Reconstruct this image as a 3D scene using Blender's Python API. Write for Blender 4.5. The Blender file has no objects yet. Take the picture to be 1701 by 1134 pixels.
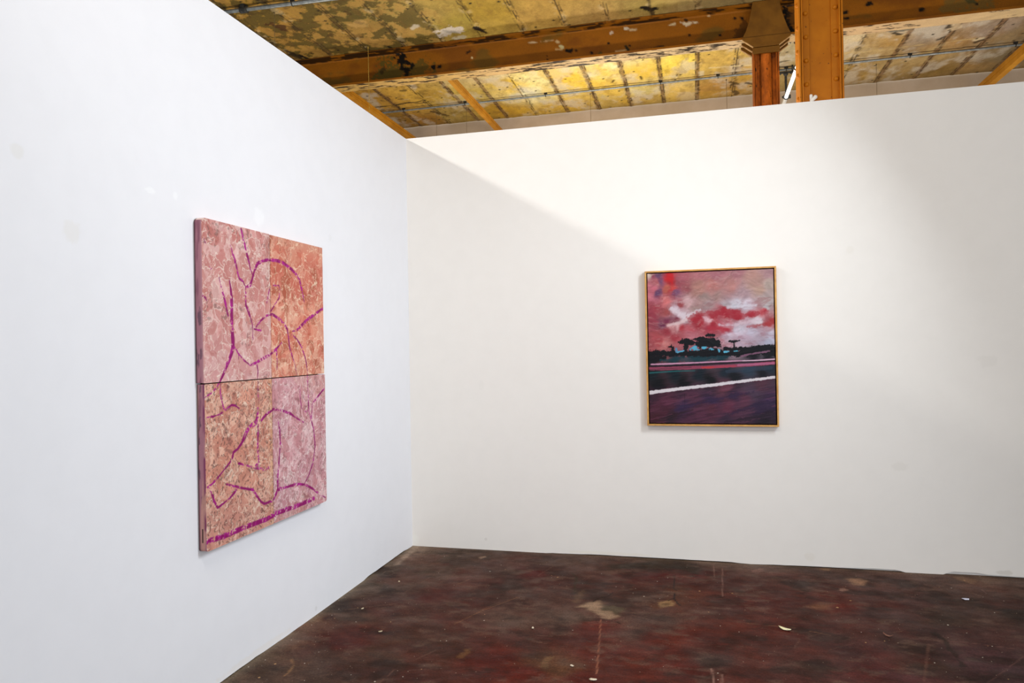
import bpy, math, random
import numpy as np
from mathutils import Vector, Matrix
random.seed(7)
scene = bpy.context.scene
col = scene.collection

# ------------------------------------------------------------------ measured data (metres, sRGB 0-255)
STROKES = [[[-2.0928,2.0153,0.0092],[-2.0826,1.9859,0.0126],[-2.0628,1.9336,0.0126],[-2.0452,1.8914,0.0151],[-2.0337,1.8666,0.0101],[-2.025,1.8378,0.0067],[-2.0099,1.8133,0.0059]],[[-2.1734,1.9301,0.0042],[-2.1531,1.8864,0.0134],[-2.1338,1.8451,0.0126],[-2.1201,1.8033,0.0076],[-2.1116,1.7859,0.0126],[-2.0819,1.7738,0.0092],[-2.0633,1.7478,0.0067]],[[-2.0633,1.7478,0.0084],[-2.0269,1.7634,0.0168],[-2.0104,1.7946,0.0109],[-1.9936,1.8335,0.0126],[-1.967,1.87,0.0168],[-1.927,1.8858,0.0151],[-1.8663,1.8992,0.0151],[-1.8403,1.8988,0.016],[-1.7855,1.9012,0.0168],[-1.7293,1.8918,0.0176],[-1.665,1.87,0.0168],[-1.6255,1.8488,0.016],[-1.5925,1.8227,0.0143],[-1.5734,1.7808,0.0126],[-1.5571,1.738,0.0118],[-1.5488,1.7092,0.0042]],[[-2.0633,1.7478,0.0084],[-2.0657,1.6854,0.0101],[-2.0635,1.6655,0.0126],[-2.0424,1.6333,0.0168],[-2.0307,1.6116,0.0084],[-2.0159,1.5786,0.0059],[-2.0133,1.5488,0.005],[-2.0143,1.5113,0.0059]],[[-2.2569,1.7769,0.0042],[-2.2389,1.7297,0.0109],[-2.2179,1.6783,0.0151],[-2.2128,1.6616,0.0143],[-2.1969,1.613,0.0092]],[[-2.1845,1.7727,0.0059],[-2.1742,1.7343,0.0126],[-2.1697,1.6853,0.021],[-2.1709,1.6352,0.021],[-2.1721,1.5888,0.021],[-2.17,1.5464,0.021],[-2.1653,1.5074,0.0252],[-2.1662,1.4715,0.0252],[-2.1787,1.4397,0.021],[-2.2076,1.3981,0.0185],[-2.2308,1.3636,0.0143],[-2.2592,1.3265,0.0109],[-2.2634,1.3225,0.0101],[-2.2881,1.2963,0.0084],[-2.3206,1.278,0.0059],[-2.3625,1.2639,0.0042]],[[-2.1603,1.4804,0.0084],[-2.1232,1.4423,0.0067],[-2.085,1.4125,0.0067],[-2.0364,1.3892,0.0076],[-1.9918,1.3992,0.0126],[-1.9394,1.4167,0.0168],[-1.8788,1.4327,0.0126],[-1.8604,1.4427,0.0126],[-1.821,1.4623,0.0151],[-1.7702,1.4935,0.0059]],[[-1.8179,1.4605,0.0126],[-1.8141,1.4051,0.0092],[-1.8169,1.3612,0.0042]],[[-1.9874,1.5679,0.0067],[-1.948,1.5992,0.0109],[-1.9074,1.6216,0.0118],[-1.8667,1.6306,0.0126],[-1.8491,1.6319,0.0151],[-1.8034,1.6186,0.0168],[-1.7504,1.5944,0.0151],[-1.7174,1.5613,0.0134],[-1.7077,1.5275,0.0101],[-1.6991,1.4708,0.0118],[-1.6721,1.4208,0.0092],[-1.6517,1.386,0.0059],[-1.6318,1.3276,0.0034]],[[-1.6683,1.5526,0.0067],[-1.6251,1.5592,0.0134],[-1.5804,1.5833,0.0168],[-1.5114,1.6207,0.0185],[-1.4317,1.6514,0.0168],[-1.3536,1.6836,0.0143]],[[-1.6762,1.5352,0.0042],[-1.6264,1.5125,0.0092],[-1.5836,1.4738,0.0109],[-1.5517,1.4265,0.0109],[-1.5341,1.3788,0.0084],[-1.526,1.3388,0.0042],[-1.5278,1.2998,0.0067],[-1.5243,1.2518,0.0059],[-1.5213,1.2077,0.0059],[-1.5202,1.1598,0.0076],[-1.5158,1.1224,0.0059],[-1.4969,1.0839,0.0084]],[[-2.0035,1.5583,0.0067],[-1.9737,1.5548,0.0109],[-1.9457,1.5516,0.0101]],[[-1.8701,1.7549,0.0042],[-1.8812,1.7249,0.0067],[-1.8961,1.6855,0.0042]],[[-1.8363,1.7751,0.0084],[-1.7883,1.7787,0.005],[-1.7802,1.7589,0.0067],[-1.7873,1.717,0.0059],[-1.8343,1.6736,0.0092],[-1.8659,1.6436,0.0067]],[[-2.1232,1.4423,0.0059],[-2.1264,1.4175,0.0042]],[[-1.9856,1.395,0.0084],[-1.9767,1.3609,0.0067],[-1.9812,1.3199,0.0042],[-1.9776,1.3072,0.0042],[-1.9809,1.2551,0.0042],[-1.9721,1.2203,0.0034]],[[-2.3516,1.1774,0.0059],[-2.3069,1.1781,0.0084],[-2.2637,1.184,0.0067],[-2.225,1.1996,0.0084],[-2.1849,1.2156,0.0092],[-2.1563,1.2132,0.0101],[-2.1274,1.1964,0.0067]],[[-2.2565,1.3151,0.0042],[-2.2591,1.277,0.0084],[-2.2516,1.2419,0.0076],[-2.2359,1.2025,0.0084]],[[-1.9827,1.1873,0.0084],[-1.9868,1.1426,0.0193],[-2.0004,1.118,0.0252],[-2.0572,1.1018,0.0193],[-2.0886,1.0655,0.021],[-2.1134,1.036,0.0151],[-2.1434,1.0149,0.0109],[-2.1727,1.0048,0.0118],[-2.1851,0.9748,0.0101],[-2.2289,0.9457,0.0084],[-2.2794,0.9152,0.0084],[-2.3223,0.892,0.0084],[-2.352,0.8844,0.0134],[-2.3289,0.8626,0.0134],[-2.312,0.8168,0.0126],[-2.2886,0.7829,0.0101],[-2.2451,0.7948,0.0084],[-2.2068,0.8066,0.0084],[-2.1674,0.8266,0.0126],[-2.1472,0.845,0.0101]],[[-1.9813,1.1083,0.0101],[-1.9863,1.049,0.0101],[-1.9877,0.9928,0.0118],[-1.983,0.9323,0.0126],[-2.011,0.9117,0.0168],[-1.9344,0.8866,0.0092],[-1.8927,0.8941,0.0126]],[[-2.1379,0.9509,0.0101],[-2.0841,0.9321,0.0084],[-2.0144,0.91,0.0067]],[[-2.2244,0.8718,0.0092],[-2.1537,0.8482,0.0101],[-2.1004,0.8297,0.0101],[-2.0313,0.8102,0.0143],[-2.0035,0.7771,0.0126],[-1.9679,0.74,0.0109],[-1.9386,0.7251,0.0109],[-1.8741,0.7244,0.0126]],[[-1.9554,1.1246,0.0109],[-1.9148,1.1508,0.0151],[-1.8601,1.165,0.0092],[-1.8537,1.1691,0.0126],[-1.7752,1.1552,0.0126],[-1.6991,1.1324,0.0143],[-1.647,1.1063,0.0101],[-1.5665,1.0726,0.0059]],[[-2.3688,0.6571,0.0252],[-2.2359,0.6508,0.0252],[-2.1048,0.6527,0.0231],[-1.9261,0.649,0.0231],[-1.8287,0.6581,0.0231],[-1.6728,0.6533,0.0231],[-1.4809,0.6547,0.0231]],[[-1.8132,1.1057,0.0059],[-1.7996,1.0565,0.0109],[-1.795,0.9876,0.0109],[-1.799,0.9795,0.0101],[-1.8107,0.9058,0.0109],[-1.8238,0.8368,0.0126],[-1.8254,0.7784,0.0151]],[[-1.936,0.7289,0.0059],[-1.8642,0.7261,0.0101],[-1.8256,0.7702,0.0168],[-1.7492,0.7679,0.0126],[-1.6615,0.7665,0.016],[-1.5701,0.747,0.0126],[-1.5012,0.7156,0.0134],[-1.4211,0.6679,0.0109],[-1.357,0.636,0.0076]],[[-1.5698,0.7558,0.0067],[-1.5257,0.7927,0.0092],[-1.4793,0.8533,0.0101],[-1.459,0.9324,0.0092],[-1.4658,1.0023,0.0092],[-1.4714,1.029,0.0092],[-1.4951,1.0798,0.0126],[-1.487,1.1198,0.0084],[-1.4821,1.1566,0.0076],[-1.4779,1.1672,0.0076],[-1.4559,1.1805,0.0126],[-1.3521,1.2377,0.0109]],[[-1.6053,1.264,0.0038],[-1.6023,1.2025,0.0063],[-1.5919,1.1512,0.0059],[-1.5813,1.1431,0.0042]],[[-1.5695,1.1344,0.0038],[-1.5484,1.1277,0.0038],[-1.5266,1.1331,0.0038]],[[-1.4839,1.2409,0.0029],[-1.4778,1.1932,0.0029]],[[-2.3537,1.9344,0.005],[-2.3443,1.9178,0.0067]],[[-2.3151,1.8186,0.0092],[-2.3092,1.8114,0.0067]],[[-2.3649,1.6917,0.0084],[-2.3496,1.685,0.0101],[-2.342,1.6727,0.005]]]
SEAM = {"top":[-1.8559,2.0168],"mid":[-1.8644,1.3147],"bot":[-1.8655,0.6201],"L":[-2.3577,1.325],"R":[-1.3596,1.3217],"slot":[0.0225,-2.367,0.7089,0.0215,-2.367,0.6506]}
PIC = [[0.0326,0.0302,215,190,175],[0.0558,0.0431,150,70,90],[0.0911,0.0356,110,70,100],[0.1667,0.0356,195,30,38],[0.1775,0.0835,188,38,42],[0.1692,0.0595,195,32,38],[0.1477,0.124,195,105,85],[0.1825,0.1252,200,70,65],[0.0669,0.0793,190,110,115],[0.036,0.1677,200,110,125],[0.0428,0.1142,200,105,120],[0.0963,0.0685,120,75,105],[0.211,0.1499,120,75,105],[0.1009,0.1402,110,70,105],[0.2474,0.0448,165,90,100],[0.2237,0.0853,150,75,85],[0.362,0.0376,170,105,110],[0.4749,0.0422,160,100,108],[0.5868,0.0351,160,105,112],[0.6971,0.0512,180,135,125],[0.8064,0.0442,165,125,130],[0.2806,0.1169,150,80,85],[0.3605,0.1198,174,122,112],[0.3541,0.1549,168,120,110],[0.4455,0.1112,175,110,105],[0.5576,0.1154,175,120,115],[0.7229,0.1388,180,146,130],[0.7235,0.1042,174,134,124],[0.805,0.1245,175,155,145],[0.3877,0.1854,150,125,120],[0.4724,0.1823,160,125,120],[0.6397,0.1763,165,135,140],[0.7764,0.1982,168,148,145],[0.279,0.2054,205,165,165],[0.129,0.1976,205,110,110],[0.221,0.2331,165,75,80],[0.0696,0.2523,160,65,75],[0.1394,0.2662,165,78,78],[0.2145,0.2743,220,195,205],[0.1975,0.2561,215,190,200],[0.2542,0.305,220,200,205],[0.2771,0.3115,205,180,185],[0.3295,0.2599,170,140,135],[0.415,0.239,165,140,140],[0.5274,0.2424,175,160,165],[0.6659,0.2524,210,200,212],[0.5829,0.2499,195,190,200],[0.7753,0.2614,180,172,174],[0.8031,0.2278,170,156,156],[0.202,0.3272,125,50,70],[0.1555,0.3379,120,45,72],[0.1086,0.3605,110,45,75],[0.0505,0.3353,150,60,75],[0.0514,0.2876,155,60,75],[0.3569,0.3195,165,32,48],[0.3281,0.3363,170,45,58],[0.4418,0.3158,165,35,50],[0.4985,0.2882,165,40,55],[0.526,0.3181,170,38,52],[0.582,0.3021,160,40,55],[0.6092,0.3319,160,38,52],[0.6923,0.3109,168,55,66],[0.7584,0.2897,180,75,82],[0.4077,0.3325,225,180,185],[0.3967,0.3146,220,190,195],[0.356,0.3664,170,45,58],[0.4409,0.3684,160,38,52],[0.525,0.3734,200,130,140],[0.5246,0.3966,178,50,66],[0.6363,0.3615,210,180,190],[0.7191,0.3462,212,200,206],[0.6642,0.3449,205,175,185],[0.7733,0.3706,165,60,65],[0.8169,0.3659,165,48,48],[0.7727,0.4051,185,150,160],[0.2013,0.3687,215,165,165],[0.1549,0.3705,200,140,140],[0.2413,0.3873,172,55,65],[0.1251,0.4144,160,60,70],[0.2984,0.4004,180,80,90],[0.4121,0.397,170,60,75],[0.4965,0.3989,180,60,75],[0.58,0.4124,208,194,208],[0.6902,0.4263,190,180,195],[0.7992,0.4401,200,190,205],[0.0663,0.437,170,75,80],[0.1825,0.4452,165,60,70],[0.0947,0.4852,175,75,80],[0.1237,0.4916,200,120,118],[0.2976,0.4416,185,110,120],[0.4951,0.4805,190,140,150],[0.5237,0.4461,200,182,196],[0.662,0.4662,190,165,180],[0.7984,0.486,185,185,205],[0.6246,0.396,205,195,208],[0.0239,0.5105,170,85,90],[0.634,0.4914,185,160,175],[0.034,0.6002,12,14,22],[0.1798,0.5959,18,42,50],[0.3519,0.5921,22,52,60],[0.4932,0.5822,20,45,52],[0.6874,0.5847,14,14,24],[0.7967,0.5804,12,12,22],[0.0322,0.7016,14,26,32],[0.1779,0.7025,16,28,36],[0.35,0.6978,18,30,40],[0.5193,0.6873,26,38,50],[0.6583,0.6711,42,58,74],[0.7952,0.6607,30,42,54],[0.0606,0.7554,10,12,18],[0.2348,0.7442,8,10,16],[0.4061,0.7333,10,12,18],[0.5745,0.7168,16,20,28],[0.74,0.7005,14,18,26],[0.0177,0.8566,60,34,50],[0.1169,0.8684,86,40,60],[0.2907,0.8269,84,46,66],[0.5176,0.7834,104,56,70],[0.7389,0.7609,86,50,65],[0.2317,0.9154,56,38,68],[0.4035,0.8767,60,40,72],[0.5611,0.8386,58,38,66],[0.683,0.8271,76,56,76],[0.1154,0.9515,76,35,50],[0.0562,0.9995,66,30,40],[0.3455,0.9502,88,46,66],[0.5151,0.9201,98,45,66],[0.7917,0.8558,70,45,76],[0.736,0.9191,50,33,60],[0.807,0.9073,50,34,62],[0.5138,0.9899,60,40,60],[0.7895,0.9762,50,35,50],[0.7617,1.008,38,28,38],[0.2874,1.0094,76,40,60],[0.627,0.8733,92,50,70],[0.1439,0.981,46,30,40],[0.4027,0.9206,86,42,58],[0.0463,0.8983,84,40,58]]
PICS = [[[[0.1556,0.0114,0.0295],[0.1695,0.0417,0.0354],[0.1803,0.0896,0.0177]],[195,28,36],0.4,0.8],[[[0.1772,0.2614,0.0236],[0.2144,0.2802,0.0295],[0.2655,0.3171,0.0354],[0.3117,0.2947,0.0177],[0.3577,0.2725,0.0094]],[222,205,212],0.5,0.85],[[[0.1492,0.3674,0.013],[0.2015,0.3568,0.0153],[0.2536,0.3404,0.0153],[0.2884,0.3177,0.0142]],[225,195,195],0.5,0.8],[[[0.2098,0.215,0.0142],[0.2675,0.205,0.0236],[0.3249,0.198,0.0094]],[208,165,168],0.5,0.7],[[[0.2939,0.3296,0.0295],[0.3571,0.3077,0.0531],[0.4138,0.3034,0.0472],[0.4817,0.2877,0.0413],[0.5544,0.2897,0.0531],[0.6095,0.3145,0.0531],[0.6924,0.3052,0.0295],[0.7694,0.2843,0.0142]],[165,34,50],0.5,0.75],[[[0.374,0.314,0.0083],[0.3964,0.3293,0.0236],[0.4243,0.3505,0.0094]],[225,180,188],0.5,0.8],[[[0.5383,0.2573,0.0118],[0.6383,0.2516,0.0201],[0.7099,0.2479,0.0177]],[214,206,216],0.5,0.7],[[[0.4858,0.3753,0.0118],[0.5696,0.3744,0.013],[0.664,0.3564,0.0201],[0.7356,0.3409,0.0177]],[216,190,200],0.6,0.75],[[[0.4123,0.3912,0.0177],[0.4966,0.396,0.0201],[0.558,0.4003,0.0083]],[176,46,62],0.5,0.8],[[[0.6469,0.3878,0.0083],[0.7568,0.376,0.0212],[0.8223,0.3632,0.0295]],[166,54,58],0.5,0.7],[[[0.0595,0.4875,0.0047],[0.1121,0.4855,0.0083],[0.1469,0.495,0.0047]],[205,130,125],0.5,0.7],[[[0.0114,0.5551,0.0413],[0.1225,0.5566,0.0472],[0.2094,0.5549,0.0354],[0.3069,0.5622,0.0531],[0.4091,0.5636,0.0531],[0.5216,0.5622,0.0472],[0.6051,0.5605,0.0413],[0.7155,0.5448,0.059],[0.8298,0.5465,0.0708]],[10,10,18],0.25,1.0],[[[0.0107,0.5909,0.0413],[0.122,0.5863,0.0354]],[10,10,18],0.3,1.0],[[[0.1466,0.5095,0.0142],[0.1698,0.5069,0.0153],[0.1752,0.5307,0.0354]],[10,10,18],0.5,1.0],[[[0.2282,0.4754,0.0177],[0.2512,0.4729,0.0354],[0.2741,0.4762,0.0413],[0.2971,0.4737,0.0354]],[10,10,18],0.4,1.0],[[[0.2625,0.4849,0.0413],[0.2616,0.532,0.0354]],[10,10,18],0.3,1.0],[[[0.3308,0.5008,0.0236],[0.3988,0.5078,0.0354],[0.4669,0.4885,0.0413]],[10,10,18],0.4,1.0],[[[0.3372,0.4627,0.0177],[0.3572,0.4584,0.0236],[0.377,0.4611,0.0177]],[10,10,18],0.4,1.0],[[[0.3543,0.463,0.0118],[0.3532,0.5217,0.0153]],[10,10,18],0.3,1.0],[[[0.3944,0.4415,0.0142],[0.4199,0.4385,0.0236],[0.4452,0.4413,0.0142]],[10,10,18],0.4,1.0],[[[0.4226,0.4438,0.0071],[0.4274,0.4878,0.0118]],[10,10,18],0.3,1.0],[[[0.3938,0.4755,0.0295],[0.4389,0.4763,0.0413],[0.4698,0.4827,0.0236]],[10,10,18],0.4,1.0],[[[0.3699,0.5396,0.0236],[0.4039,0.5401,0.0354],[0.4547,0.5408,0.0354]],[10,10,18],0.3,1.0],[[[0.5398,0.4793,0.0094],[0.5704,0.4822,0.0201],[0.6066,0.477,0.0059]],[10,10,18],0.4,1.0],[[[0.5704,0.4845,0.0083],[0.5694,0.5368,0.013]],[10,10,18],0.3,1.0],[[[0.511,0.53,0.0236],[0.5777,0.5369,0.0295],[0.6609,0.5266,0.0236],[0.7433,0.5193,0.0236],[0.825,0.5149,0.0177]],[10,10,18],0.4,1.0],[[[0.2961,0.5267,0.0177],[0.3191,0.5182,0.0295],[0.3359,0.5332,0.0177]],[88,170,200],0.5,1.0],[[[0.3702,0.522,0.0153],[0.393,0.5176,0.0094]],[88,175,205],0.5,1.0],[[[0.4182,0.5286,0.0142],[0.4407,0.5336,0.0083]],[88,175,205],0.5,1.0],[[[0.1955,0.5281,0.0177],[0.2096,0.546,0.0165],[0.2471,0.5395,0.0083]],[90,140,175],0.6,1.0],[[[0.2095,0.549,0.0083],[0.2442,0.5406,0.0083]],[95,180,210],0.5,1.0],[[[0.5078,0.5504,0.0106],[0.5358,0.5467,0.0094]],[95,180,210],0.5,1.0],[[[0.5692,0.5466,0.0059],[0.5887,0.5458,0.0059]],[100,190,215],0.5,1.0],[[[0.4716,0.5353,0.013],[0.477,0.547,0.0083]],[95,175,205],0.5,1.0],[[[0.6158,0.5792,0.0118],[0.6657,0.5671,0.0118],[0.7262,0.5593,0.0094],[0.7864,0.5487,0.0094]],[140,95,120],0.5,0.8],[[[0.1042,0.6022,0.0177],[0.2087,0.5933,0.0295],[0.3519,0.5951,0.0295],[0.465,0.5906,0.0236],[0.5547,0.5801,0.0118]],[24,62,72],0.5,0.7],[[[0.3482,0.4834,0.0354],[0.4105,0.4887,0.0496],[0.4695,0.4955,0.0413]],[10,10,18],0.35,1.0],[[[0.2222,0.4853,0.0236],[0.2625,0.4837,0.0496],[0.3053,0.4892,0.0354]],[10,10,18],0.35,1.0],[[[0.3258,0.4636,0.0236],[0.3714,0.4598,0.0354],[0.394,0.4638,0.0177]],[10,10,18],0.35,1.0],[[[0.3047,0.5256,0.013],[0.3219,0.5224,0.0201],[0.3371,0.5285,0.013]],[88,170,200],0.5,1.0],[[[0.3731,0.5232,0.013],[0.3958,0.52,0.0083]],[88,175,205],0.5,1.0],[[[0.421,0.5298,0.0106],[0.439,0.5336,0.0071]],[88,175,205],0.5,1.0],[[[0.0156,0.6447,0.0165],[0.2368,0.6368,0.0153],[0.4644,0.6256,0.0142],[0.6868,0.6165,0.0118],[0.8286,0.6141,0.0106]],[40,22,34],0.14,1.0],[[[0.0154,0.6567,0.0201],[0.1787,0.6552,0.0201],[0.4076,0.649,0.0201],[0.6313,0.639,0.0201],[0.8284,0.6255,0.0201]],[150,66,90],0.14,1.0],[[[0.3962,0.6542,0.0118],[0.4808,0.6474,0.013],[0.5758,0.6442,0.0094]],[178,64,82],0.14,0.8],[[[0.5925,0.6386,0.013],[0.7413,0.6315,0.013],[0.823,0.6266,0.0118]],[190,105,140],0.14,0.8],[[[0.3622,0.6521,0.0094],[0.4076,0.6502,0.0118],[0.4358,0.6493,0.0071]],[196,60,58],0.14,0.8],[[[0.0153,0.6626,0.0059],[0.1787,0.6552,0.0059],[0.2938,0.6515,0.0047]],[60,40,50],0.14,0.6],[[[0.0324,0.6276,0.0083],[0.1213,0.6261,0.0106],[0.237,0.6226,0.0094],[0.4251,0.6159,0.0083],[0.5764,0.6106,0.0077],[0.6869,0.609,0.0071],[0.8234,0.6014,0.0083]],[208,150,178],0.14,1.0],[[[0.6207,0.6105,0.0047],[0.7143,0.6093,0.0053],[0.8234,0.6014,0.0059]],[220,190,205],0.14,1.0],[[[0.0149,0.6865,0.0094],[0.0853,0.6811,0.0083],[0.19,0.6748,0.0083],[0.3163,0.6729,0.0059]],[36,105,108],0.14,0.75],[[[0.5195,0.6786,0.0177],[0.6583,0.6682,0.0295],[0.7953,0.6579,0.0236]],[48,64,82],0.14,0.5],[[[0.0123,0.8316,0.0047],[0.2683,0.7986,0.0041],[0.5179,0.7665,0.0041],[0.8238,0.7309,0.0047]],[80,25,50],0.14,0.8],[[[0.0078,0.8196,0.0236],[0.118,0.8049,0.0224],[0.2685,0.7856,0.0201],[0.4224,0.7691,0.0189],[0.5739,0.7493,0.0177],[0.6846,0.7353,0.0165],[0.8278,0.7177,0.0165]],[228,218,222],0.14,1.0],[[[0.2477,0.8269,0.0047],[0.2488,0.8623,0.003],[0.2471,0.9213,0.0018]],[45,22,36],0.14,0.7],[[[0.1852,0.9393,0.0106],[0.3008,0.8975,0.0153],[0.4318,0.8679,0.013],[0.5611,0.8386,0.013],[0.6832,0.8155,0.0083]],[52,34,66],0.6,0.6],[[[0.5479,0.9548,0.0118],[0.6815,0.9078,0.0236],[0.8185,0.8729,0.0236]],[48,32,62],0.6,0.6],[[[0.0794,1.0053,0.0094],[0.1731,0.969,0.0142],[0.3002,0.9328,0.0083]],[48,28,36],0.6,0.6],[[[0.5022,1.0133,0.0177],[0.6525,0.9888,0.0236],[0.79,0.9476,0.0177]],[40,26,40],0.6,0.6]]
FLOOR = [[0.0562,-0.0866,150,140,125],[0.0358,-0.5663,98,88,78],[0.0767,-0.9237,110,100,88],[0.0668,-1.2892,72,60,52],[0.1236,-1.4779,58,48,40],[0.0832,-1.5206,155,135,112],[0.0978,-1.7275,120,105,88],[0.0994,-1.9971,100,86,72],[0.083,-2.1154,85,72,60],[0.3903,-1.6513,86,44,34],[0.3816,-1.7649,84,42,34],[0.5846,-1.7932,76,62,46],[0.2602,-1.896,80,62,52],[0.3582,-2.069,84,70,60],[0.6311,-1.4413,82,56,46],[0.4733,-1.3887,80,52,42],[0.3682,-1.228,84,58,50],[0.6693,-1.0697,86,60,52],[0.5845,-0.9322,82,48,42],[0.3404,-0.6962,92,76,66],[0.2079,-0.4663,86,76,64],[0.6406,-0.6371,98,78,70],[0.4422,-0.2827,82,66,56],[0.2704,-0.1693,108,98,86],[0.7952,-0.4829,92,72,66],[0.8385,-1.0355,82,44,34],[0.7989,-1.7131,78,54,42],[0.5982,-1.9559,84,60,48],[0.8363,-1.9671,90,52,42],[1.0819,-0.5261,86,34,28],[1.1681,-0.4725,74,50,40],[0.9435,-0.7514,70,56,48],[1.0394,-0.8411,86,66,58],[1.1556,-1.3331,96,80,70],[1.3554,-1.2076,98,84,74],[1.1202,-1.6805,92,34,22],[1.2424,-1.819,96,34,20],[1.3334,-1.7229,110,80,55],[1.4914,-1.8275,92,36,24],[1.2794,-1.4661,84,52,42],[1.4322,-0.2947,100,80,72],[1.2481,-0.1279,100,84,76],[1.5528,-0.335,70,54,42],[1.7307,-0.1447,72,58,42],[1.9238,-0.1339,70,52,38],[1.6014,-0.4481,88,38,28],[1.7487,-0.4428,90,32,24],[1.9655,-0.4001,94,36,26],[2.1168,0.0389,112,98,88],[2.073,-0.4139,84,44,34],[1.6613,-0.7167,78,52,40],[1.9006,-0.6688,90,58,38],[1.8512,-1.1058,88,72,64],[1.7038,-1.22,100,82,74],[1.4971,-1.3034,92,42,32],[1.5894,-1.5471,94,40,28],[1.8584,-1.2685,92,40,28],[1.9911,-1.2566,108,46,28],[1.9237,-1.477,90,40,30],[2.1499,-1.2849,90,44,34],[2.1156,-1.5048,80,66,62],[2.2979,-0.7407,86,48,40],[2.2454,-0.4925,84,50,42],[2.264,-1.6628,84,46,38],[2.0078,-1.6565,88,38,30],[1.748,-1.7425,92,42,30],[2.5567,-0.114,112,96,88],[2.4228,0.0293,118,104,94],[2.6045,-0.3089,92,66,58],[2.9187,-0.0683,94,74,66],[2.6773,-0.5133,92,48,38],[2.4876,-0.7505,86,44,36],[2.807,-0.6858,96,44,34],[2.5961,-0.8661,70,52,44],[2.4489,-1.1066,88,40,30],[2.2449,-1.1084,96,48,36],[3.1639,-0.1985,96,76,70],[3.1365,-0.5713,92,66,62],[3.0267,-0.7781,84,60,56],[3.2099,-0.7407,76,60,50],[3.3887,-0.0964,112,96,88],[3.6059,-0.0303,125,110,98],[3.5706,-0.3345,96,76,68],[3.5635,-0.5325,86,66,58],[3.6822,-0.6,54,46,40],[3.3083,-0.9679,80,54,50],[3.0892,-1.2662,62,44,36],[3.1114,-1.3597,58,42,34],[3.3184,-1.3159,84,58,62],[2.829,-1.2868,82,52,50],[2.5275,-1.5461,92,62,56],[2.7345,-1.0869,84,56,50],[3.3843,-1.4532,72,50,56],[2.2853,-1.366,94,50,40],[2.897,-1.5279,84,50,52],[2.6837,-1.6317,90,44,40],[3.8753,-0.0007,108,94,86]]
FPOLY = [[[[1.3921,-0.9915],[1.4265,-0.9266],[1.4945,-0.8733],[1.5287,-1.0109],[1.5972,-1.0339],[1.6173,-1.1016],[1.571,-1.146],[1.5208,-1.1036],[1.4763,-1.0401]],[165,150,125],0.02,1.0],[[[1.513,-0.9382],[1.5808,-0.9437],[1.6384,-0.9886],[1.6263,-1.0642],[1.5641,-1.0315],[1.5158,-1.0136]],[98,92,72],0.02,1.0],[[[1.8193,-0.8374],[1.8772,-0.7861],[1.9115,-0.8188],[1.9063,-0.8682],[1.8364,-0.9203]],[160,138,98],0.015,1.0],[[[1.8428,-0.8424],[1.8815,-0.815],[1.8956,-0.8415],[1.8579,-0.8876]],[112,92,58],0.015,1.0],[[[1.776,-0.8946],[1.8193,-0.8374],[1.8336,-0.9303],[1.8002,-0.9742]],[108,70,40],0.02,0.6],[[[1.3391,-0.8334],[1.368,-0.7],[1.3906,-0.8023],[1.3811,-0.9649],[1.3551,-0.9311]],[110,92,70],0.02,0.6],[[[1.3384,-1.7734],[1.3365,-1.6691],[1.3736,-1.668],[1.3701,-1.7919]],[122,100,70],0.008,0.8],[[[0.9421,-1.759],[0.9404,-1.6622],[0.9726,-1.6483],[0.9739,-1.7657]],[120,90,55],0.008,0.75],[[[2.9115,-0.202],[2.9845,-0.176],[3.0273,-0.214],[2.9871,-0.3121],[2.9344,-0.3115]],[165,138,112],0.02,0.9],[[[2.613,-0.744],[2.6935,-0.6608],[2.7594,-0.6764],[2.7226,-0.7497],[2.6567,-0.7815]],[125,92,68],0.03,0.8],[[[2.831,-0.4086],[2.8669,-0.3906],[2.8811,-0.42],[2.8434,-0.4487]],[160,130,115],0.01,0.9],[[[2.362,-0.1393],[2.4207,-0.0896],[2.4387,-0.137],[2.3896,-0.2087]],[150,125,118],0.01,0.7],[[[2.785,-0.0188],[2.8538,0.0073],[2.8451,-0.0452],[2.7884,-0.0436]],[150,125,95],0.01,0.8],[[[0.5638,-0.1875],[0.6009,-0.151],[0.6214,-0.1765],[0.5884,-0.2261]],[165,150,130],0.008,0.9],[[[3.5499,-0.0413],[3.6099,-0.0177],[3.6662,-0.065],[3.6205,-0.1644],[3.5785,-0.1166]],[150,128,105],0.015,0.8],[[[1.4582,-0.1839],[1.708,-0.095],[1.9227,-0.0807],[2.057,-0.1474],[2.0378,-0.2776],[1.887,-0.1934],[1.6585,-0.2248],[1.4908,-0.2962]],[52,42,28],0.03,0.9],[[[0.0061,-0.032],[0.0451,0.0243],[0.0678,-0.1158],[0.0712,-0.2373],[0.0776,-0.4644],[0.0575,-0.4683]],[190,182,165],0.015,0.7]]
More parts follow.
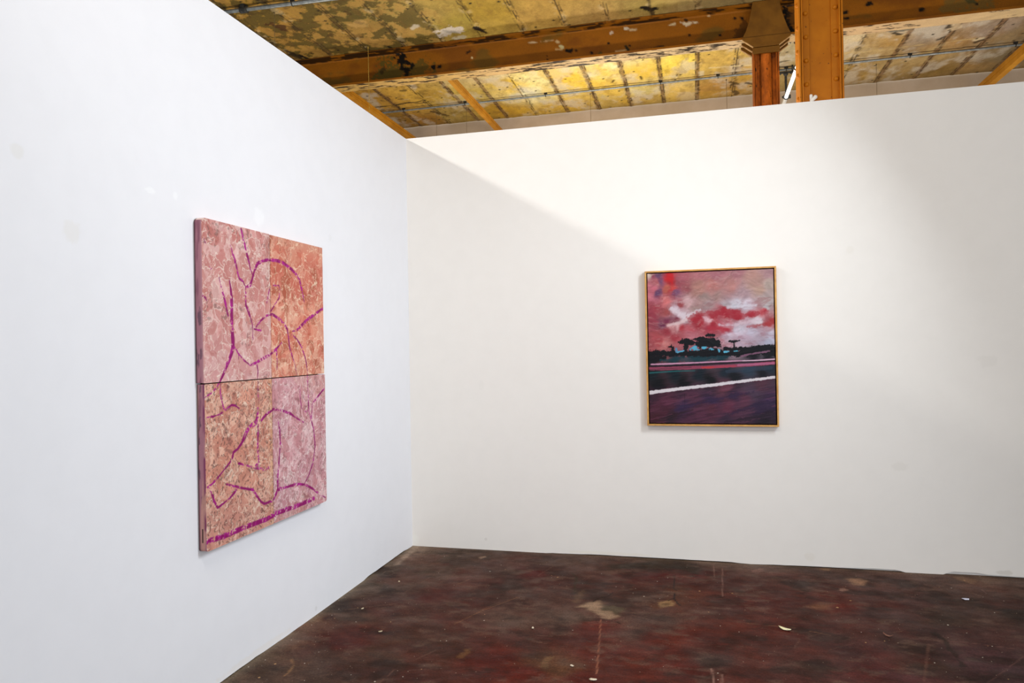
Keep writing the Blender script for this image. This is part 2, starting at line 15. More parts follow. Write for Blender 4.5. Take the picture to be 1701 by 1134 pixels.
FLINE = [[[[1.5336,-1.1537,0.005],[1.56,-1.4077,0.005],[1.5963,-1.7931,0.005]],[170,120,95],0.4,0.75],[[[2.139,-0.0119,0.004],[2.1309,-0.3675,0.004]],[150,125,115],0.4,0.6],[[[2.1886,-0.1348,0.005],[2.1707,-0.6665,0.005]],[150,122,112],0.4,0.6],[[[0.7909,-1.3749,0.004],[0.8763,-1.1623,0.004],[1.0217,-0.9178,0.004]],[150,115,80],0.4,0.7],[[[0.871,-1.1447,0.004],[0.9396,-1.0151,0.004]],[130,100,80],0.4,0.6],[[[1.891,-0.3308,0.006],[1.8985,-0.5944,0.006],[1.9129,-0.6131,0.006]],[30,20,15],0.3,0.9],[[[1.904,-0.6681,0.008],[1.9032,-0.7608,0.008],[1.9251,-0.8355,0.008],[1.9388,-0.8616,0.008]],[26,18,14],0.3,0.95],[[[1.8709,-0.7974,0.006],[1.906,-0.7401,0.006]],[30,20,15],0.3,0.9],[[[1.5503,-0.7283,0.007],[1.5299,-0.7951,0.007],[1.4739,-0.8473,0.007],[1.457,-0.9007,0.007]],[40,28,20],0.4,0.8],[[[1.6212,-1.1701,0.007],[1.6392,-1.1918,0.007]],[30,20,15],0.4,0.9],[[[1.2555,-0.4182,0.014],[1.297,-0.4839,0.014],[1.3118,-0.6446,0.014],[1.3377,-0.7814,0.014]],[60,50,30],0.6,0.7],[[[2.2774,-1.0604,0.004],[2.4237,-1.0715,0.004],[2.5097,-1.078,0.004]],[150,120,95],0.5,0.6],[[[2.5775,-1.1037,0.005],[2.67,-1.1388,0.005]],[140,110,85],0.5,0.6],[[[3.0063,-1.0916,0.004],[3.2676,-1.0961,0.004],[3.5047,-1.1381,0.004]],[140,105,100],0.5,0.6],[[[3.1656,-0.9975,0.02],[3.1884,-1.0834,0.02],[3.1803,-1.2131,0.02],[3.1784,-1.377,0.02]],[45,32,22],0.7,0.7],[[[2.9679,-1.5709,0.008],[3.0527,-1.3073,0.008],[3.1014,-1.1596,0.008]],[120,90,78],0.7,0.4],[[[3.626,-0.2608,0.004],[3.6257,-0.3338,0.004]],[170,150,140],0.4,0.6],[[[3.5543,-0.3378,0.004],[3.585,-0.3825,0.004]],[150,130,115],0.4,0.6],[[[2.0914,-1.6387,0.006],[2.0985,-1.7797,0.006]],[170,145,135],0.4,0.6],[[[2.1337,-1.6906,0.006],[2.131,-1.7728,0.006]],[165,140,130],0.4,0.6],[[[0.6856,-2.0823,0.004],[0.6977,-1.9473,0.004]],[130,100,85],0.5,0.5],[[[0.3374,-0.9816,0.004],[0.3944,-0.6242,0.004]],[120,95,75],0.5,0.5],[[[0.6027,-0.7624,0.006],[0.6477,-0.6597,0.006]],[140,115,90],0.5,0.6],[[[0.1763,-1.9475,0.006],[0.2225,-2.0036,0.006],[0.2392,-2.0821,0.006],[0.2364,-2.1071,0.006]],[160,135,100],0.6,0.8],[[[2.3377,-0.1186,0.004],[2.6194,-0.188,0.004],[2.883,-0.2654,0.004]],[120,95,85],0.5,0.5],[[[0.5843,0.1254,0.01],[0.9539,0.083,0.01]],[120,105,90],0.7,0.4],[[[2.5214,-1.2075,0.004],[2.4792,-1.3254,0.004]],[130,100,85],0.5,0.5],[[[3.2174,-1.5402,0.004],[3.3407,-1.3856,0.004],[3.474,-1.2184,0.004]],[120,92,88],0.5,0.5],[[[0.0618,-1.8608,0.004],[0.0446,-1.8063,0.004],[0.0849,-1.7904,0.004],[0.125,-1.8187,0.004],[0.1302,-1.8818,0.004],[0.0861,-1.8841,0.004],[0.0618,-1.8608,0.004]],[150,130,115],0.4,0.5],[[[0.0603,-0.6772,0.004],[0.0573,-0.6142,0.004],[0.0989,-0.5932,0.004],[0.131,-0.6381,0.004],[0.1128,-0.6918,0.004],[0.0603,-0.6772,0.004]],[140,130,115],0.4,0.5]]
CHIP = {"chip":[2.4627,-1.1117],"scrap":[3.4805,-0.4631],"leaf":[2.9375,-1.0984],"yellow":[2.4468,-1.099],"p1":[1.2086,-1.355],"p2":[1.4784,-1.7501],"p3":[1.5902,-1.8655],"p4":[0.4535,-1.5597],"p5":[0.2161,-1.2779],"p6":[0.2336,-0.8006]}
CEIL = [[-1.9703,1.0648,180,135,45],[-1.7894,1.3981,165,125,45],[-1.7206,0.8787,160,125,40],[-1.3377,1.5321,165,130,55],[-0.9914,1.3534,135,118,52],[-0.8836,1.6667,175,138,62],[-0.3961,1.3957,195,165,85],[-0.1118,1.6128,185,160,65],[0.1815,1.4367,190,155,55],[0.147,1.9724,205,170,75],[0.7174,1.5939,200,160,75],[1.2409,1.8772,200,160,85],[1.6978,1.7562,175,150,75],[2.0721,1.928,170,145,88],[2.4455,1.9138,150,130,80],[-1.9992,3.2588,175,130,42],[-1.6186,3.493,185,140,52],[-1.1771,3.3973,200,160,62],[-0.6815,3.5496,212,182,85],[-0.2679,2.9434,225,205,150],[-0.0093,3.3217,238,198,62],[0.3803,3.1982,240,225,150],[0.1505,3.5826,240,230,170],[0.6408,3.3167,238,198,72],[0.7444,3.5513,230,195,80],[1.0683,3.252,236,216,130],[1.2847,3.1312,235,225,165],[1.4652,3.372,236,202,92],[1.4194,3.9707,225,205,125],[1.8692,3.3072,236,206,82],[1.7133,3.8465,220,190,110],[2.386,3.2835,205,170,82],[2.6669,3.7353,190,150,62],[3.1054,3.3268,182,166,122],[3.2063,3.8984,175,150,90],[3.8635,3.3874,192,166,112],[3.6137,3.0004,205,185,140],[4.0734,3.2902,192,152,82],[4.3964,3.2325,172,152,122],[4.6901,3.4737,186,146,86],[5.0062,3.2649,166,146,122],[5.2471,3.4847,162,136,92],[5.054,4.2667,178,142,82],[3.8853,4.1037,182,146,72],[4.247,4.0236,190,160,100],[4.5679,3.8507,195,165,105],[-1.5259,4.2912,155,110,34],[-1.9147,4.1695,150,110,36],[-0.9749,4.1927,185,155,75],[-0.406,4.2393,200,155,45],[0.5297,4.4021,212,172,62],[1.3204,4.2806,198,162,72],[2.4157,4.1667,182,138,62],[4.7461,4.2679,155,124,62],[5.3177,3.9889,150,130,90]]
CLINE = [[[[-1.9248,1.8545,0.05],[-1.9021,1.9619,0.05],[-1.8866,2.0351,0.05]],[24,16,6],0.6,1.0],[[[-2.0014,1.7013,0.05],[-1.98,1.805,0.05],[-1.9665,1.9256,0.05]],[40,26,8],0.6,0.9],[[[-1.8089,2.024,0.05],[-1.6176,2.0643,0.05],[-1.3369,2.0639,0.05],[-1.0676,2.078,0.05]],[22,14,5],0.9,1.0],[[[-0.9644,2.076,0.06],[-0.6592,2.0701,0.06],[-0.5292,2.077,0.06]],[14,9,4],0.8,1.0],[[[-1.0178,1.3053,0.05],[-0.98,1.3298,0.05]],[22,18,8],0.4,1.0],[[[-0.9849,1.3016,0.12],[-1.0461,1.3373,0.12],[-0.9865,1.3821,0.12]],[190,150,85],0.5,0.5],[[[-0.9557,1.9025,0.03],[-0.9446,1.9531,0.03]],[25,18,6],0.4,1.0],[[[-0.2474,1.7398,0.16],[-0.2961,1.7539,0.16],[-0.1991,1.7257,0.16]],[196,182,165],0.5,0.95],[[[-0.1493,1.914,0.08],[-0.2275,1.9205,0.08]],[190,178,150],0.6,0.8],[[[-0.2756,1.7314,0.05],[-0.1997,1.7824,0.05]],[140,132,118],0.6,0.7],[[[0.0308,1.7375,0.05],[0.0714,1.8057,0.05],[0.0974,1.8848,0.05]],[34,22,8],0.7,1.0],[[[1.642,1.777,0.06],[1.6942,1.8173,0.06],[1.7379,1.8176,0.06]],[30,22,10],0.7,1.0],[[[1.6945,1.6343,0.03],[1.6949,1.805,0.03],[1.7188,1.9652,0.03]],[50,36,16],0.6,0.8],[[[-0.5545,1.5786,0.06],[-0.5013,1.5389,0.06]],[200,185,160],0.6,0.7],[[[-1.7953,1.1434,0.1],[-1.7422,1.2138,0.1]],[70,40,12],0.7,0.9],[[[-1.0123,1.0865,0.05],[-1.0082,1.1383,0.05]],[60,40,14],0.6,0.8],[[[-1.293,3.1411,0.05],[-1.3286,3.1518,0.05]],[40,30,14],0.5,0.7],[[[-1.9599,3.6056,0.022],[-1.5828,3.5999,0.022],[-1.1973,3.5522,0.022]],[20,14,6],0.5,1.0],[[[-1.3471,3.6245,0.02],[-1.163,3.6099,0.02]],[24,16,7],0.5,1.0],[[[-1.2741,3.9696,0.05],[-1.1867,4.0744,0.05],[-1.129,4.1977,0.05]],[70,48,16],0.7,0.8],[[[2.6904,4.1023,0.05],[2.762,4.145,0.05]],[50,34,12],0.6,0.8],[[[2.5145,4.028,0.05],[2.5946,4.115,0.05]],[60,42,16],0.6,0.8],[[[2.5787,4.3474,0.06],[2.599,4.4656,0.06]],[50,34,12],0.6,0.8],[[[3.9931,2.9509,0.1],[4.1149,3.0014,0.1],[4.1698,2.9601,0.1]],[120,114,98],0.4,0.95],[[[4.0511,3.0556,0.04],[4.1127,3.1035,0.04]],[30,22,12],0.6,0.9],[[[4.5743,3.0228,0.12],[4.6171,3.0922,0.12]],[215,190,150],0.4,0.6],[[[4.5299,2.9817,0.05],[4.5345,3.0678,0.05]],[50,34,16],0.5,0.9],[[[4.5417,3.3518,0.05],[4.5757,3.316,0.05]],[40,28,12],0.6,0.8],[[[4.9505,3.5511,0.05],[4.9825,3.5137,0.05]],[45,30,14],0.6,0.8],[[[4.9275,3.4818,0.07],[4.9529,3.4585,0.07]],[225,205,165],0.5,0.7],[[[3.6071,3.4432,0.05],[3.8855,3.493,0.05],[4.1224,3.4974,0.05]],[205,175,115],0.8,0.5],[[[2.2621,3.4809,0.03],[2.5233,3.5043,0.03],[2.7178,3.5263,0.03]],[228,205,150],0.7,0.7],[[[3.0098,3.524,0.04],[3.0966,3.5145,0.04]],[60,48,26],0.7,0.7],[[[3.0542,3.7012,0.03],[3.1293,3.6869,0.03]],[80,60,30],0.7,0.6],[[[2.164,3.5642,0.05],[2.165,3.6999,0.05]],[222,205,165],0.4,0.7],[[[2.1615,3.1812,0.04],[2.1816,3.2929,0.04]],[140,112,60],0.7,0.6],[[[1.8958,3.5599,0.02],[1.8876,3.6159,0.02]],[60,42,16],0.4,0.9],[[[1.1735,3.5385,0.02],[1.1443,3.6111,0.02]],[60,42,18],0.4,0.9],[[[1.4873,3.5339,0.02],[1.4885,3.614,0.02]],[70,50,22],0.4,0.9]]
BLINE = [[[[-1.0453,4.336,0.22],[-0.911,4.2899,0.22],[-0.6442,4.2922,0.22]],[78,66,20],0.8,0.8],[[[-1.0451,4.3486,0.2],[-0.978,4.3161,0.2]],[86,70,22],0.8,0.7],[[[-1.0858,4.353,0.05],[-1.0581,4.3815,0.05]],[50,34,10],0.5,0.8],[[[-0.9072,4.5092,0.07],[-0.854,4.478,0.07],[-0.8814,4.4435,0.07]],[16,10,4],0.7,1.0],[[[-0.8413,4.4389,0.05],[-0.7883,4.4079,0.05]],[16,10,4],0.7,1.0],[[[-0.7487,4.3848,0.035],[-0.7558,4.3606,0.035]],[16,10,4],0.5,1.0],[[[-0.8627,4.3662,0.05],[-0.8096,4.3353,0.05],[-0.8305,4.2875,0.05],[-0.7898,4.3206,0.05]],[16,10,4],0.7,1.0],[[[-0.5249,4.335,0.035],[-0.5118,4.3335,0.035]],[16,10,4],0.5,1.0],[[[-0.4595,4.3339,0.035],[-0.4464,4.3324,0.035]],[16,10,4],0.5,1.0],[[[-0.1537,4.4346,0.025],[-0.1214,4.4553,0.025]],[40,24,8],0.6,1.0],[[[-0.1035,4.386,0.012],[-0.0972,4.3822,0.012]],[225,205,150],0.3,1.0],[[[0.4921,4.4677,0.016],[0.5654,4.459,0.016]],[190,165,125],0.7,0.9],[[[0.6142,4.4651,0.012],[0.7352,4.4624,0.012]],[185,150,105],0.8,0.7],[[[0.777,4.4396,0.025],[0.7948,4.4316,0.025]],[190,165,120],0.7,0.8],[[[0.8122,4.3939,0.035],[0.8299,4.38,0.035]],[175,165,120],0.6,0.9],[[[0.7697,4.3693,0.018],[0.8175,4.3578,0.018]],[180,150,100],0.7,0.8],[[[0.8712,4.3456,0.03],[0.9127,4.3348,0.03],[0.9249,4.3511,0.03]],[16,10,4],0.5,1.0],[[[0.9603,4.3352,0.02],[0.9662,4.3345,0.02]],[16,10,4],0.4,1.0],[[[1.1132,4.2997,0.02],[1.1189,4.2932,0.02]],[16,10,4],0.4,1.0],[[[0.6776,4.2789,0.025],[0.6773,4.2611,0.025]],[16,10,4],0.5,1.0],[[[0.6722,4.3152,0.012],[0.6782,4.3145,0.012]],[16,10,4],0.4,1.0],[[[1.2008,4.2896,0.03],[1.1946,4.2669,0.03]],[70,60,20],0.6,0.8],[[[1.3086,4.4635,0.025],[1.3144,4.4627,0.025]],[195,175,150],0.5,0.9],[[[1.4418,4.4935,0.032],[1.4531,4.4863,0.032]],[195,180,155],0.6,0.9],[[[1.4872,4.4705,0.016],[1.5443,4.4692,0.016]],[190,165,125],0.6,0.9],[[[1.3516,4.2779,0.016],[1.4495,4.2839,0.016]],[185,150,100],0.8,0.8],[[[1.4501,4.3186,0.03],[1.4667,4.2819,0.03]],[36,34,14],0.6,1.0],[[[1.4788,4.321,0.02],[1.4845,4.3203,0.02]],[16,10,4],0.5,1.0],[[[1.86,4.4701,0.02],[1.9046,4.4759,0.02]],[190,170,130],0.7,0.9],[[[1.9658,4.4853,0.028],[2.0149,4.4564,0.028],[2.0591,4.4622,0.028],[2.1249,4.4652,0.028]],[195,180,150],0.8,0.9],[[[2.0047,4.5031,0.025],[2.0156,4.4961,0.025]],[16,10,4],0.6,1.0],[[[2.2184,4.5098,0.014],[2.2292,4.5084,0.014]],[190,170,130],0.5,0.8],[[[2.4493,4.469,0.025],[2.4491,4.4579,0.025]],[16,10,4],0.5,1.0],[[[2.5131,4.4609,0.03],[2.5183,4.4546,0.03]],[16,10,4],0.5,1.0],[[[1.7048,4.254,0.05],[1.7669,4.2697,0.05]],[40,24,8],0.8,0.8],[[[2.4884,4.2741,0.08],[2.5436,4.3901,0.08]],[36,20,6],0.8,0.6],[[[2.891,4.4841,0.06],[2.9091,4.3442,0.06],[2.9491,4.2733,0.06]],[16,10,4],0.7,1.0],[[[2.8814,4.5239,0.05],[2.9744,4.5335,0.05]],[16,10,4],0.7,1.0],[[[2.9307,4.3964,0.1],[2.9819,4.3789,0.1]],[60,36,10],0.8,0.6],[[[3.5904,4.441,0.035],[3.615,4.4431,0.035]],[16,10,4],0.4,1.0],[[[4.0085,4.3329,0.03],[4.0276,4.3357,0.03]],[16,10,4],0.5,1.0],[[[3.3918,4.3917,0.03],[3.4117,4.3945,0.03]],[16,10,4],0.5,1.0],[[[3.3908,4.3378,0.03],[3.4207,4.3394,0.03]],[16,10,4],0.6,1.0],[[[4.3929,4.3607,0.05],[4.4205,4.3622,0.05]],[16,10,4],0.6,1.0],[[[4.1973,4.3397,0.1],[4.337,4.3369,0.1],[4.5209,4.3385,0.1]],[96,84,40],0.8,0.6]]

# ------------------------------------------------------------------ numpy helpers
def lin(c):
    c = np.asarray(c, float) / 255.0
    return np.where(c <= 0.04045, c / 12.92, ((c + 0.055) / 1.055) ** 2.4)

def h2(ix, iy, seed):
    a = (ix.astype(np.int64) * 374761393 + iy.astype(np.int64) * 668265263 + seed * 974711) & 0x7fffffff
    a = ((a ^ (a >> 13)) * 1274126177) & 0x7fffffff
    a = ((a ^ (a >> 15)) * 2246822519) & 0x7fffffff
    return ((a ^ (a >> 16)) & 0xffffff) / float(0xffffff)

def vnoise(x, y, seed=0):
    ix, iy = np.floor(x), np.floor(y)
    fx, fy = x - ix, y - iy
    fx = fx * fx * fx * (fx * (fx * 6 - 15) + 10); fy = fy * fy * fy * (fy * (fy * 6 - 15) + 10)
    a, b = h2(ix, iy, seed), h2(ix + 1, iy, seed)
    c, d = h2(ix, iy + 1, seed), h2(ix + 1, iy + 1, seed)
    return (a * (1 - fx) + b * fx) * (1 - fy) + (c * (1 - fx) + d * fx) * fy

def fbm(x, y, octs=4, seed=0, gain=0.5):
    s, a, t = 0, 1.0, 0
    for o in range(octs):
        ca, sa = math.cos(0.6 + o), math.sin(0.6 + o)
        s = s + a * vnoise((x * ca - y * sa) * 2 ** o + 17.3 * o, (x * sa + y * ca) * 2 ** o - 9.1 * o, seed + o * 31)
        t += a; a *= gain
    return s / t

def worley(x, y, seed=0):
    """distance to nearest and second nearest cell point, and the id noise of the nearest"""
    ix, iy = np.floor(x), np.floor(y)
    d1 = np.full(x.shape, 9.0); d2 = np.full(x.shape, 9.0); idn = np.zeros(x.shape)
    for dx in (-1, 0, 1):
        for dy in (-1, 0, 1):
            cx, cy = ix + dx, iy + dy
            px, py = cx + h2(cx, cy, seed), cy + h2(cx, cy, seed + 5)
            d = np.hypot(px - x, py - y); n = h2(cx, cy, seed + 11)
            near = d < d1
            d2 = np.where(near, d1, np.minimum(d2, d)); idn = np.where(near, n, idn); d1 = np.where(near, d, d1)
    return d1, d2, idn

def sstep(a, b, x):
    t = np.clip((x - a) / (b - a), 0, 1)
    return t * t * (3 - 2 * t)

def shepard(x, y, pts, power=3.0, sx=1.0, sy=1.0):
    """colour field through control points (x, y, r, g, b)"""
    P = np.asarray(pts, float); out = np.empty((x.size, 3)); C = lin(P[:, 2:5])
    for s in range(0, x.size, 40000):
        e = slice(s, s + 40000)
        d2 = ((x[e, None] - P[None, :, 0]) * sx) ** 2 + ((y[e, None] - P[None, :, 1]) * sy) ** 2 + 1e-6
        w = d2 ** (-power / 2)
        out[e] = (w @ C) / w.sum(1, keepdims=True)
    return out

def mix(c, colr, m):
    return c * (1 - m[:, None]) + lin(colr)[None, :] * m[:, None]

def seg_dist(x, y, pts, default_w):
    """signed edge distance (width/2 - distance) to a polyline with a width at each point"""
    best = np.full(x.shape, -9.0)
    for a, b in zip(pts[:-1], pts[1:]):
        wa = a[2] if len(a) > 2 else default_w; wb = b[2] if len(b) > 2 else default_w
        dx, dy = b[0] - a[0], b[1] - a[1]; L2 = dx * dx + dy * dy + 1e-12
        t = np.clip(((x - a[0]) * dx + (y - a[1]) * dy) / L2, 0, 1)
        d = np.hypot(x - a[0] - t * dx, y - a[1] - t * dy)
        best = np.maximum(best, (wa + (wb - wa) * t) / 2 - d)
    return best

def strokes(c, x, y, specs, jit, soft, seed):
    """brush marks: polyline, colour, edge roughness, opacity"""
    n1 = fbm(x / jit, y / jit, 3, seed) - 0.5
    n2 = fbm(x / (jit * 0.35), y / (jit * 0.35), 2, seed + 77) - 0.5
    for pts, colr, rough, op in specs:
        A = np.asarray([p[:2] for p in pts]); m = max(p[2] for p in pts if len(p) > 2) + 2 * soft
        k = (x > A[:, 0].min() - m) & (x < A[:, 0].max() + m) & (y > A[:, 1].min() - m) & (y < A[:, 1].max() + m)
        if not k.any(): continue
        e = seg_dist(x[k], y[k], pts, 0.01)
        wmax = m - 2 * soft
        e = e + (n1[k] * 1.6 + n2[k] * 0.9) * rough * wmax
        mk = sstep(-soft, soft, e) * op
        c[k] = mix(c[k], colr, mk)
    return c

def in_poly(x, y, pts, soft):
    ins = np.zeros(x.shape, bool); n = len(pts); ed = np.full(x.shape, 9.0)
    for i in range(n):
        (xa, ya), (xb, yb) = pts[i][:2], pts[(i + 1) % n][:2]
        c1 = (ya > y) != (yb > y)
        with np.errstate(divide='ignore', invalid='ignore'):
            xx = (xb - xa) * (y - ya) / (yb - ya + 1e-12) + xa
        ins ^= c1 & (x < xx)
        dx, dy = xb - xa, yb - ya
        t = np.clip(((x - xa) * dx + (y - ya) * dy) / (dx * dx + dy * dy + 1e-12), 0, 1)
        ed = np.minimum(ed, np.hypot(x - xa - t * dx, y - ya - t * dy))
    return sstep(-soft, soft, np.where(ins, ed, -ed))

# ------------------------------------------------------------------ mesh builders
def link(o, parent=None):
    col.objects.link(o)
    if parent is not None: o.parent = parent
    return o

def tensor_mesh(name, P, nu, nv, colors=None, mat=None, parent=None, flip=False, smooth=True, close_v=False):
    """P: (nu*nv, 3) with v fastest"""
    me = bpy.data.meshes.new(name)
    nvv = nv if close_v else nv - 1
    i = np.arange(nu - 1)[:, None]; j = np.arange(nvv)[None, :]; j2 = (j + 1) % nv
    q = np.stack([i * nv + j, (i + 1) * nv + j, (i + 1) * nv + j2, i * nv + j2], -1).reshape(-1, 4)
    if flip: q = q[:, ::-1]
    me.vertices.add(len(P)); me.vertices.foreach_set('co', np.ascontiguousarray(P, np.float32).ravel())
    me.loops.add(q.size); me.loops.foreach_set('vertex_index', np.ascontiguousarray(q, np.int32).ravel())
    me.polygons.add(len(q)); me.polygons.foreach_set('loop_start', np.arange(0, q.size, 4, dtype=np.int32))
    me.update(calc_edges=True); me.validate()
    me.polygons.foreach_set('use_smooth', np.full(len(q), smooth))
    if colors is not None:
        a = me.color_attributes.new('paint', 'FLOAT_COLOR', 'POINT')
        c4 = np.ones((len(P), 4), np.float32); c4[:, :colors.shape[1]] = np.clip(colors, 0, 1)
        a.data.foreach_set('color', c4.ravel())
    o = bpy.data.objects.new(name, me)
    if mat: me.materials.append(mat)
    return link(o, parent)

class MB:
    """collects shapes into one mesh"""
    def __init__(s): s.v = []; s.f = []; s.sm = []
    def add(s, vs, fs, smooth=False):
        b = len(s.v); s.v += [tuple(v) for v in vs]; s.f += [tuple(b + k for k in f) for f in fs]; s.sm += [smooth] * len(fs)
    def box(s, x0, x1, y0, y1, z0, z1):
        s.add([(x, y, z) for x in (x0, x1) for y in (y0, y1) for z in (z0, z1)],
              [(0, 1, 3, 2), (4, 6, 7, 5), (0, 4, 5, 1), (2, 3, 7, 6), (0, 2, 6, 4), (1, 5, 7, 3)])
    def prism(s, pts, axis, a, b):
        """polygon pts in the other two axes, extruded along axis from a to b"""
        n = len(pts)
        def P(p, t):
            q = list(p); q.insert(axis, t); return tuple(q)
        s.add([P(p, a) for p in pts] + [P(p, b) for p in pts],
              [tuple(range(n)), tuple(range(2 * n - 1, n - 1, -1))] + [(i, i + n, (i + 1) % n + n, (i + 1) % n) for i in range(n)])
    def tube(s, p, q, r, n=14, r2=None, caps=True):
        p, q = Vector(p), Vector(q); d = (q - p).normalized(); r2 = r if r2 is None else r2
        u = d.orthogonal().normalized(); w = d.cross(u)
        ring = lambda c, rr: [c + (u * math.cos(2 * math.pi * k / n) + w * math.sin(2 * math.pi * k / n)) * rr for k in range(n)]
        s.add(ring(p, r) + ring(q, r2), [(k, (k + 1) % n, (k + 1) % n + n, k + n) for k in range(n)], True)
        if caps: s.add(ring(p, r), [tuple(range(n - 1, -1, -1))]); s.add(ring(q, r2), [tuple(range(n))])
    def torus(s, c, axis, R, r, n=20, m=8):
        c = Vector(c); d = Vector(axis).normalized(); u = d.orthogonal().normalized(); w = d.cross(u)
        vs = []
        for i in range(n):
            a = 2 * math.pi * i / n; e = u * math.cos(a) + w * math.sin(a)
            vs += [c + e * (R + r * math.cos(2 * math.pi * k / m)) + d * r * math.sin(2 * math.pi * k / m) for k in range(m)]
        s.add(vs, [(i * m + k, ((i + 1) % n) * m + k, ((i + 1) % n) * m + (k + 1) % m, i * m + (k + 1) % m) for i in range(n) for k in range(m)], True)
    def dome(s, c, axis, r, h, n=14, m=5):
        c = Vector(c); d = Vector(axis).normalized(); u = d.orthogonal().normalized(); w = d.cross(u); vs = []
        for i in range(m):
            a = math.pi / 2 * i / m
            vs += [c + (u * math.cos(2 * math.pi * k / n) + w * math.sin(2 * math.pi * k / n)) * r * math.cos(a) + d * h * math.sin(a) for k in range(n)]
        vs.append(c + d * h)
        fs = [(i * n + k, i * n + (k + 1) % n, (i + 1) * n + (k + 1) % n, (i + 1) * n + k) for i in range(m - 1) for k in range(n)]
        fs += [((m - 1) * n + k, (m - 1) * n + (k + 1) % n, m * n) for k in range(n)]
        s.add(vs, fs, True)
    def mesh(s, name, mat, bevel=0.0):
        me = bpy.data.meshes.new(name); me.from_pydata(s.v, [], s.f); me.update()
        import bmesh
        bm = bmesh.new(); bm.from_mesh(me)
        bmesh.ops.recalc_face_normals(bm, faces=bm.faces)
        if bevel:
            bmesh.ops.remove_doubles(bm, verts=bm.verts, dist=1e-6)
            es = [e for e in bm.edges if len(e.link_faces) == 2 and e.calc_face_angle(0) > 0.6]
            bmesh.ops.bevel(bm, geom=es, offset=bevel, segments=2, affect='EDGES', profile=0.5)
        bm.to_mesh(me); bm.free()
        if not bevel: me.polygons.foreach_set('use_smooth', s.sm)
        if mat: me.materials.append(mat)
        return me
    def build(s, name, mat, parent=None, bevel=0.0):
        return link(bpy.data.objects.new(name, s.mesh(name, mat, bevel)), parent)

def tag(o, label=None, cat=None, group=None, kind=None):
    if label: o['label'] = label
    if cat: o['category'] = cat
    if group: o['group'] = group
    if kind: o['kind'] = kind
    return o

def thing(name, loc, label, cat, group=None):
    o = bpy.data.objects.new(name, None); o.empty_display_size = 0.1; o.location = loc
    col.objects.link(o)
    return tag(o, label, cat, group)

def hold(o, root):
    """parent o to root, keeping the world-space coordinates its mesh was built in"""
    o.parent = root; o.matrix_parent_inverse = Matrix.Translation(-Vector(root.location)); return o

# ------------------------------------------------------------------ materials
class NT:
    def __init__(s, name):
        s.m = bpy.data.materials.new(name); s.m.use_nodes = True; s.t = s.m.node_tree; s.b = s.t.nodes['Principled BSDF']
    def n(s, typ, **kw):
        k = s.t.nodes.new(typ)
        for a, b in kw.items():
            if a in k.inputs: k.inputs[a].default_value = b
            else: setattr(k, a, b)
        return k
    def l(s, a, b): s.t.links.new(a, b)
    def coords(s, scale=None):
        g = s.n('ShaderNodeTexCoord')
        if scale is None: return g.outputs['Object']
        mp = s.n('ShaderNodeMapping'); mp.inputs['Scale'].default_value = scale
        s.l(g.outputs['Object'], mp.inputs['Vector']); return mp.outputs['Vector']
    def noise(s, scale, detail=4, vec=None, rough=0.55):
        k = s.n('ShaderNodeTexNoise', Scale=scale, Detail=detail, Roughness=rough)
        if vec is not None: s.l(vec, k.inputs['Vector'])
        return k.outputs['Fac']
    def ramp(s, fac, stops):
        k = s.n('ShaderNodeValToRGB'); e = k.color_ramp.elements
        while len(e) < len(stops): e.new(0.5)
        for el, (p, c) in zip(e, stops):
            el.position = p; el.color = (*[float(v) for v in (lin(c) if len(c) == 3 else c)], 1)[:4]
        s.l(fac, k.inputs['Fac']); return k.outputs['Color']
    def mixc(s, fac, a, b, mode='MIX'):
        k = s.n('ShaderNodeMix', data_type='RGBA', blend_type=mode)
        for sock, v in ((k.inputs[0], fac), (k.inputs[6], a), (k.inputs[7], b)):
            if hasattr(v, 'is_output'): s.l(v, sock)
            elif isinstance(v, (int, float)): sock.default_value = v
            else: sock.default_value = (*[float(q) for q in lin(v)], 1)
        return k.outputs[2]
    def math(s, op, a, b=0.0):
        k = s.n('ShaderNodeMath', operation=op)
        for sock, v in zip(k.inputs, (a, b)):
            if hasattr(v, 'is_output'): s.l(v, sock)
            else: sock.default_value = v
        return k.outputs[0]
    def bump(s, h, strength, dist):
        k = s.n('ShaderNodeBump', Strength=strength, Distance=dist); s.l(h, k.inputs['Height'])
        s.l(k.outputs['Normal'], s.b.inputs['Normal'])
    def base(s, c):
        if hasattr(c, 'is_output'): s.l(c, s.b.inputs['Base Color'])
        else: s.b.inputs['Base Color'].default_value = (*[float(v) for v in lin(c)], 1)
    def set(s, **kw):
        for a, v in kw.items():
            k = s.b.inputs[a.replace('_', ' ')]
            if hasattr(v, 'is_output'): s.l(v, k)
            else: k.default_value = v
        return s

def painted(name, grain_scale=400, grain=0.25, rough=0.6, bump=0.25, dist=0.001, bump_scale=120, spec=0.3, stretch=None):
    """colour from the 'paint' attribute, with fine grain and relief from noise nodes"""
    k = NT(name); a = k.n('ShaderNodeAttribute', attribute_name='paint')
    v = k.coords(stretch or (1, 1, 1))
    g = k.noise(grain_scale, 3, v)
    tone = k.ramp(g, [(0.25, (150, 150, 150)), (0.75, (255, 255, 255))])
    soft = k.mixc(grain, (255, 255, 255), tone)
    k.base(k.mixc(1.0, a.outputs['Color'], soft, 'MULTIPLY'))
    k.bump(k.noise(bump_scale, 6, v, 0.65), bump, dist)
    k.set(Roughness=rough, Specular_IOR_Level=spec)
    return k

def simple(name, a, b, scale=20, rough=0.5, bump=0.1, metal=0.0, lo=0.35, hi=0.65, stretch=(1, 1, 1), bd=0.001, spec=0.2):
    k = NT(name); v = k.coords(stretch); f = k.noise(scale, 6, v)
    k.base(k.ramp(f, [(lo, a), (hi, b)])); k.set(Roughness=rough, Metallic=metal, Specular_IOR_Level=spec)
    if bump: k.bump(k.noise(scale * 4, 5, v), bump, bd)
    return k.m

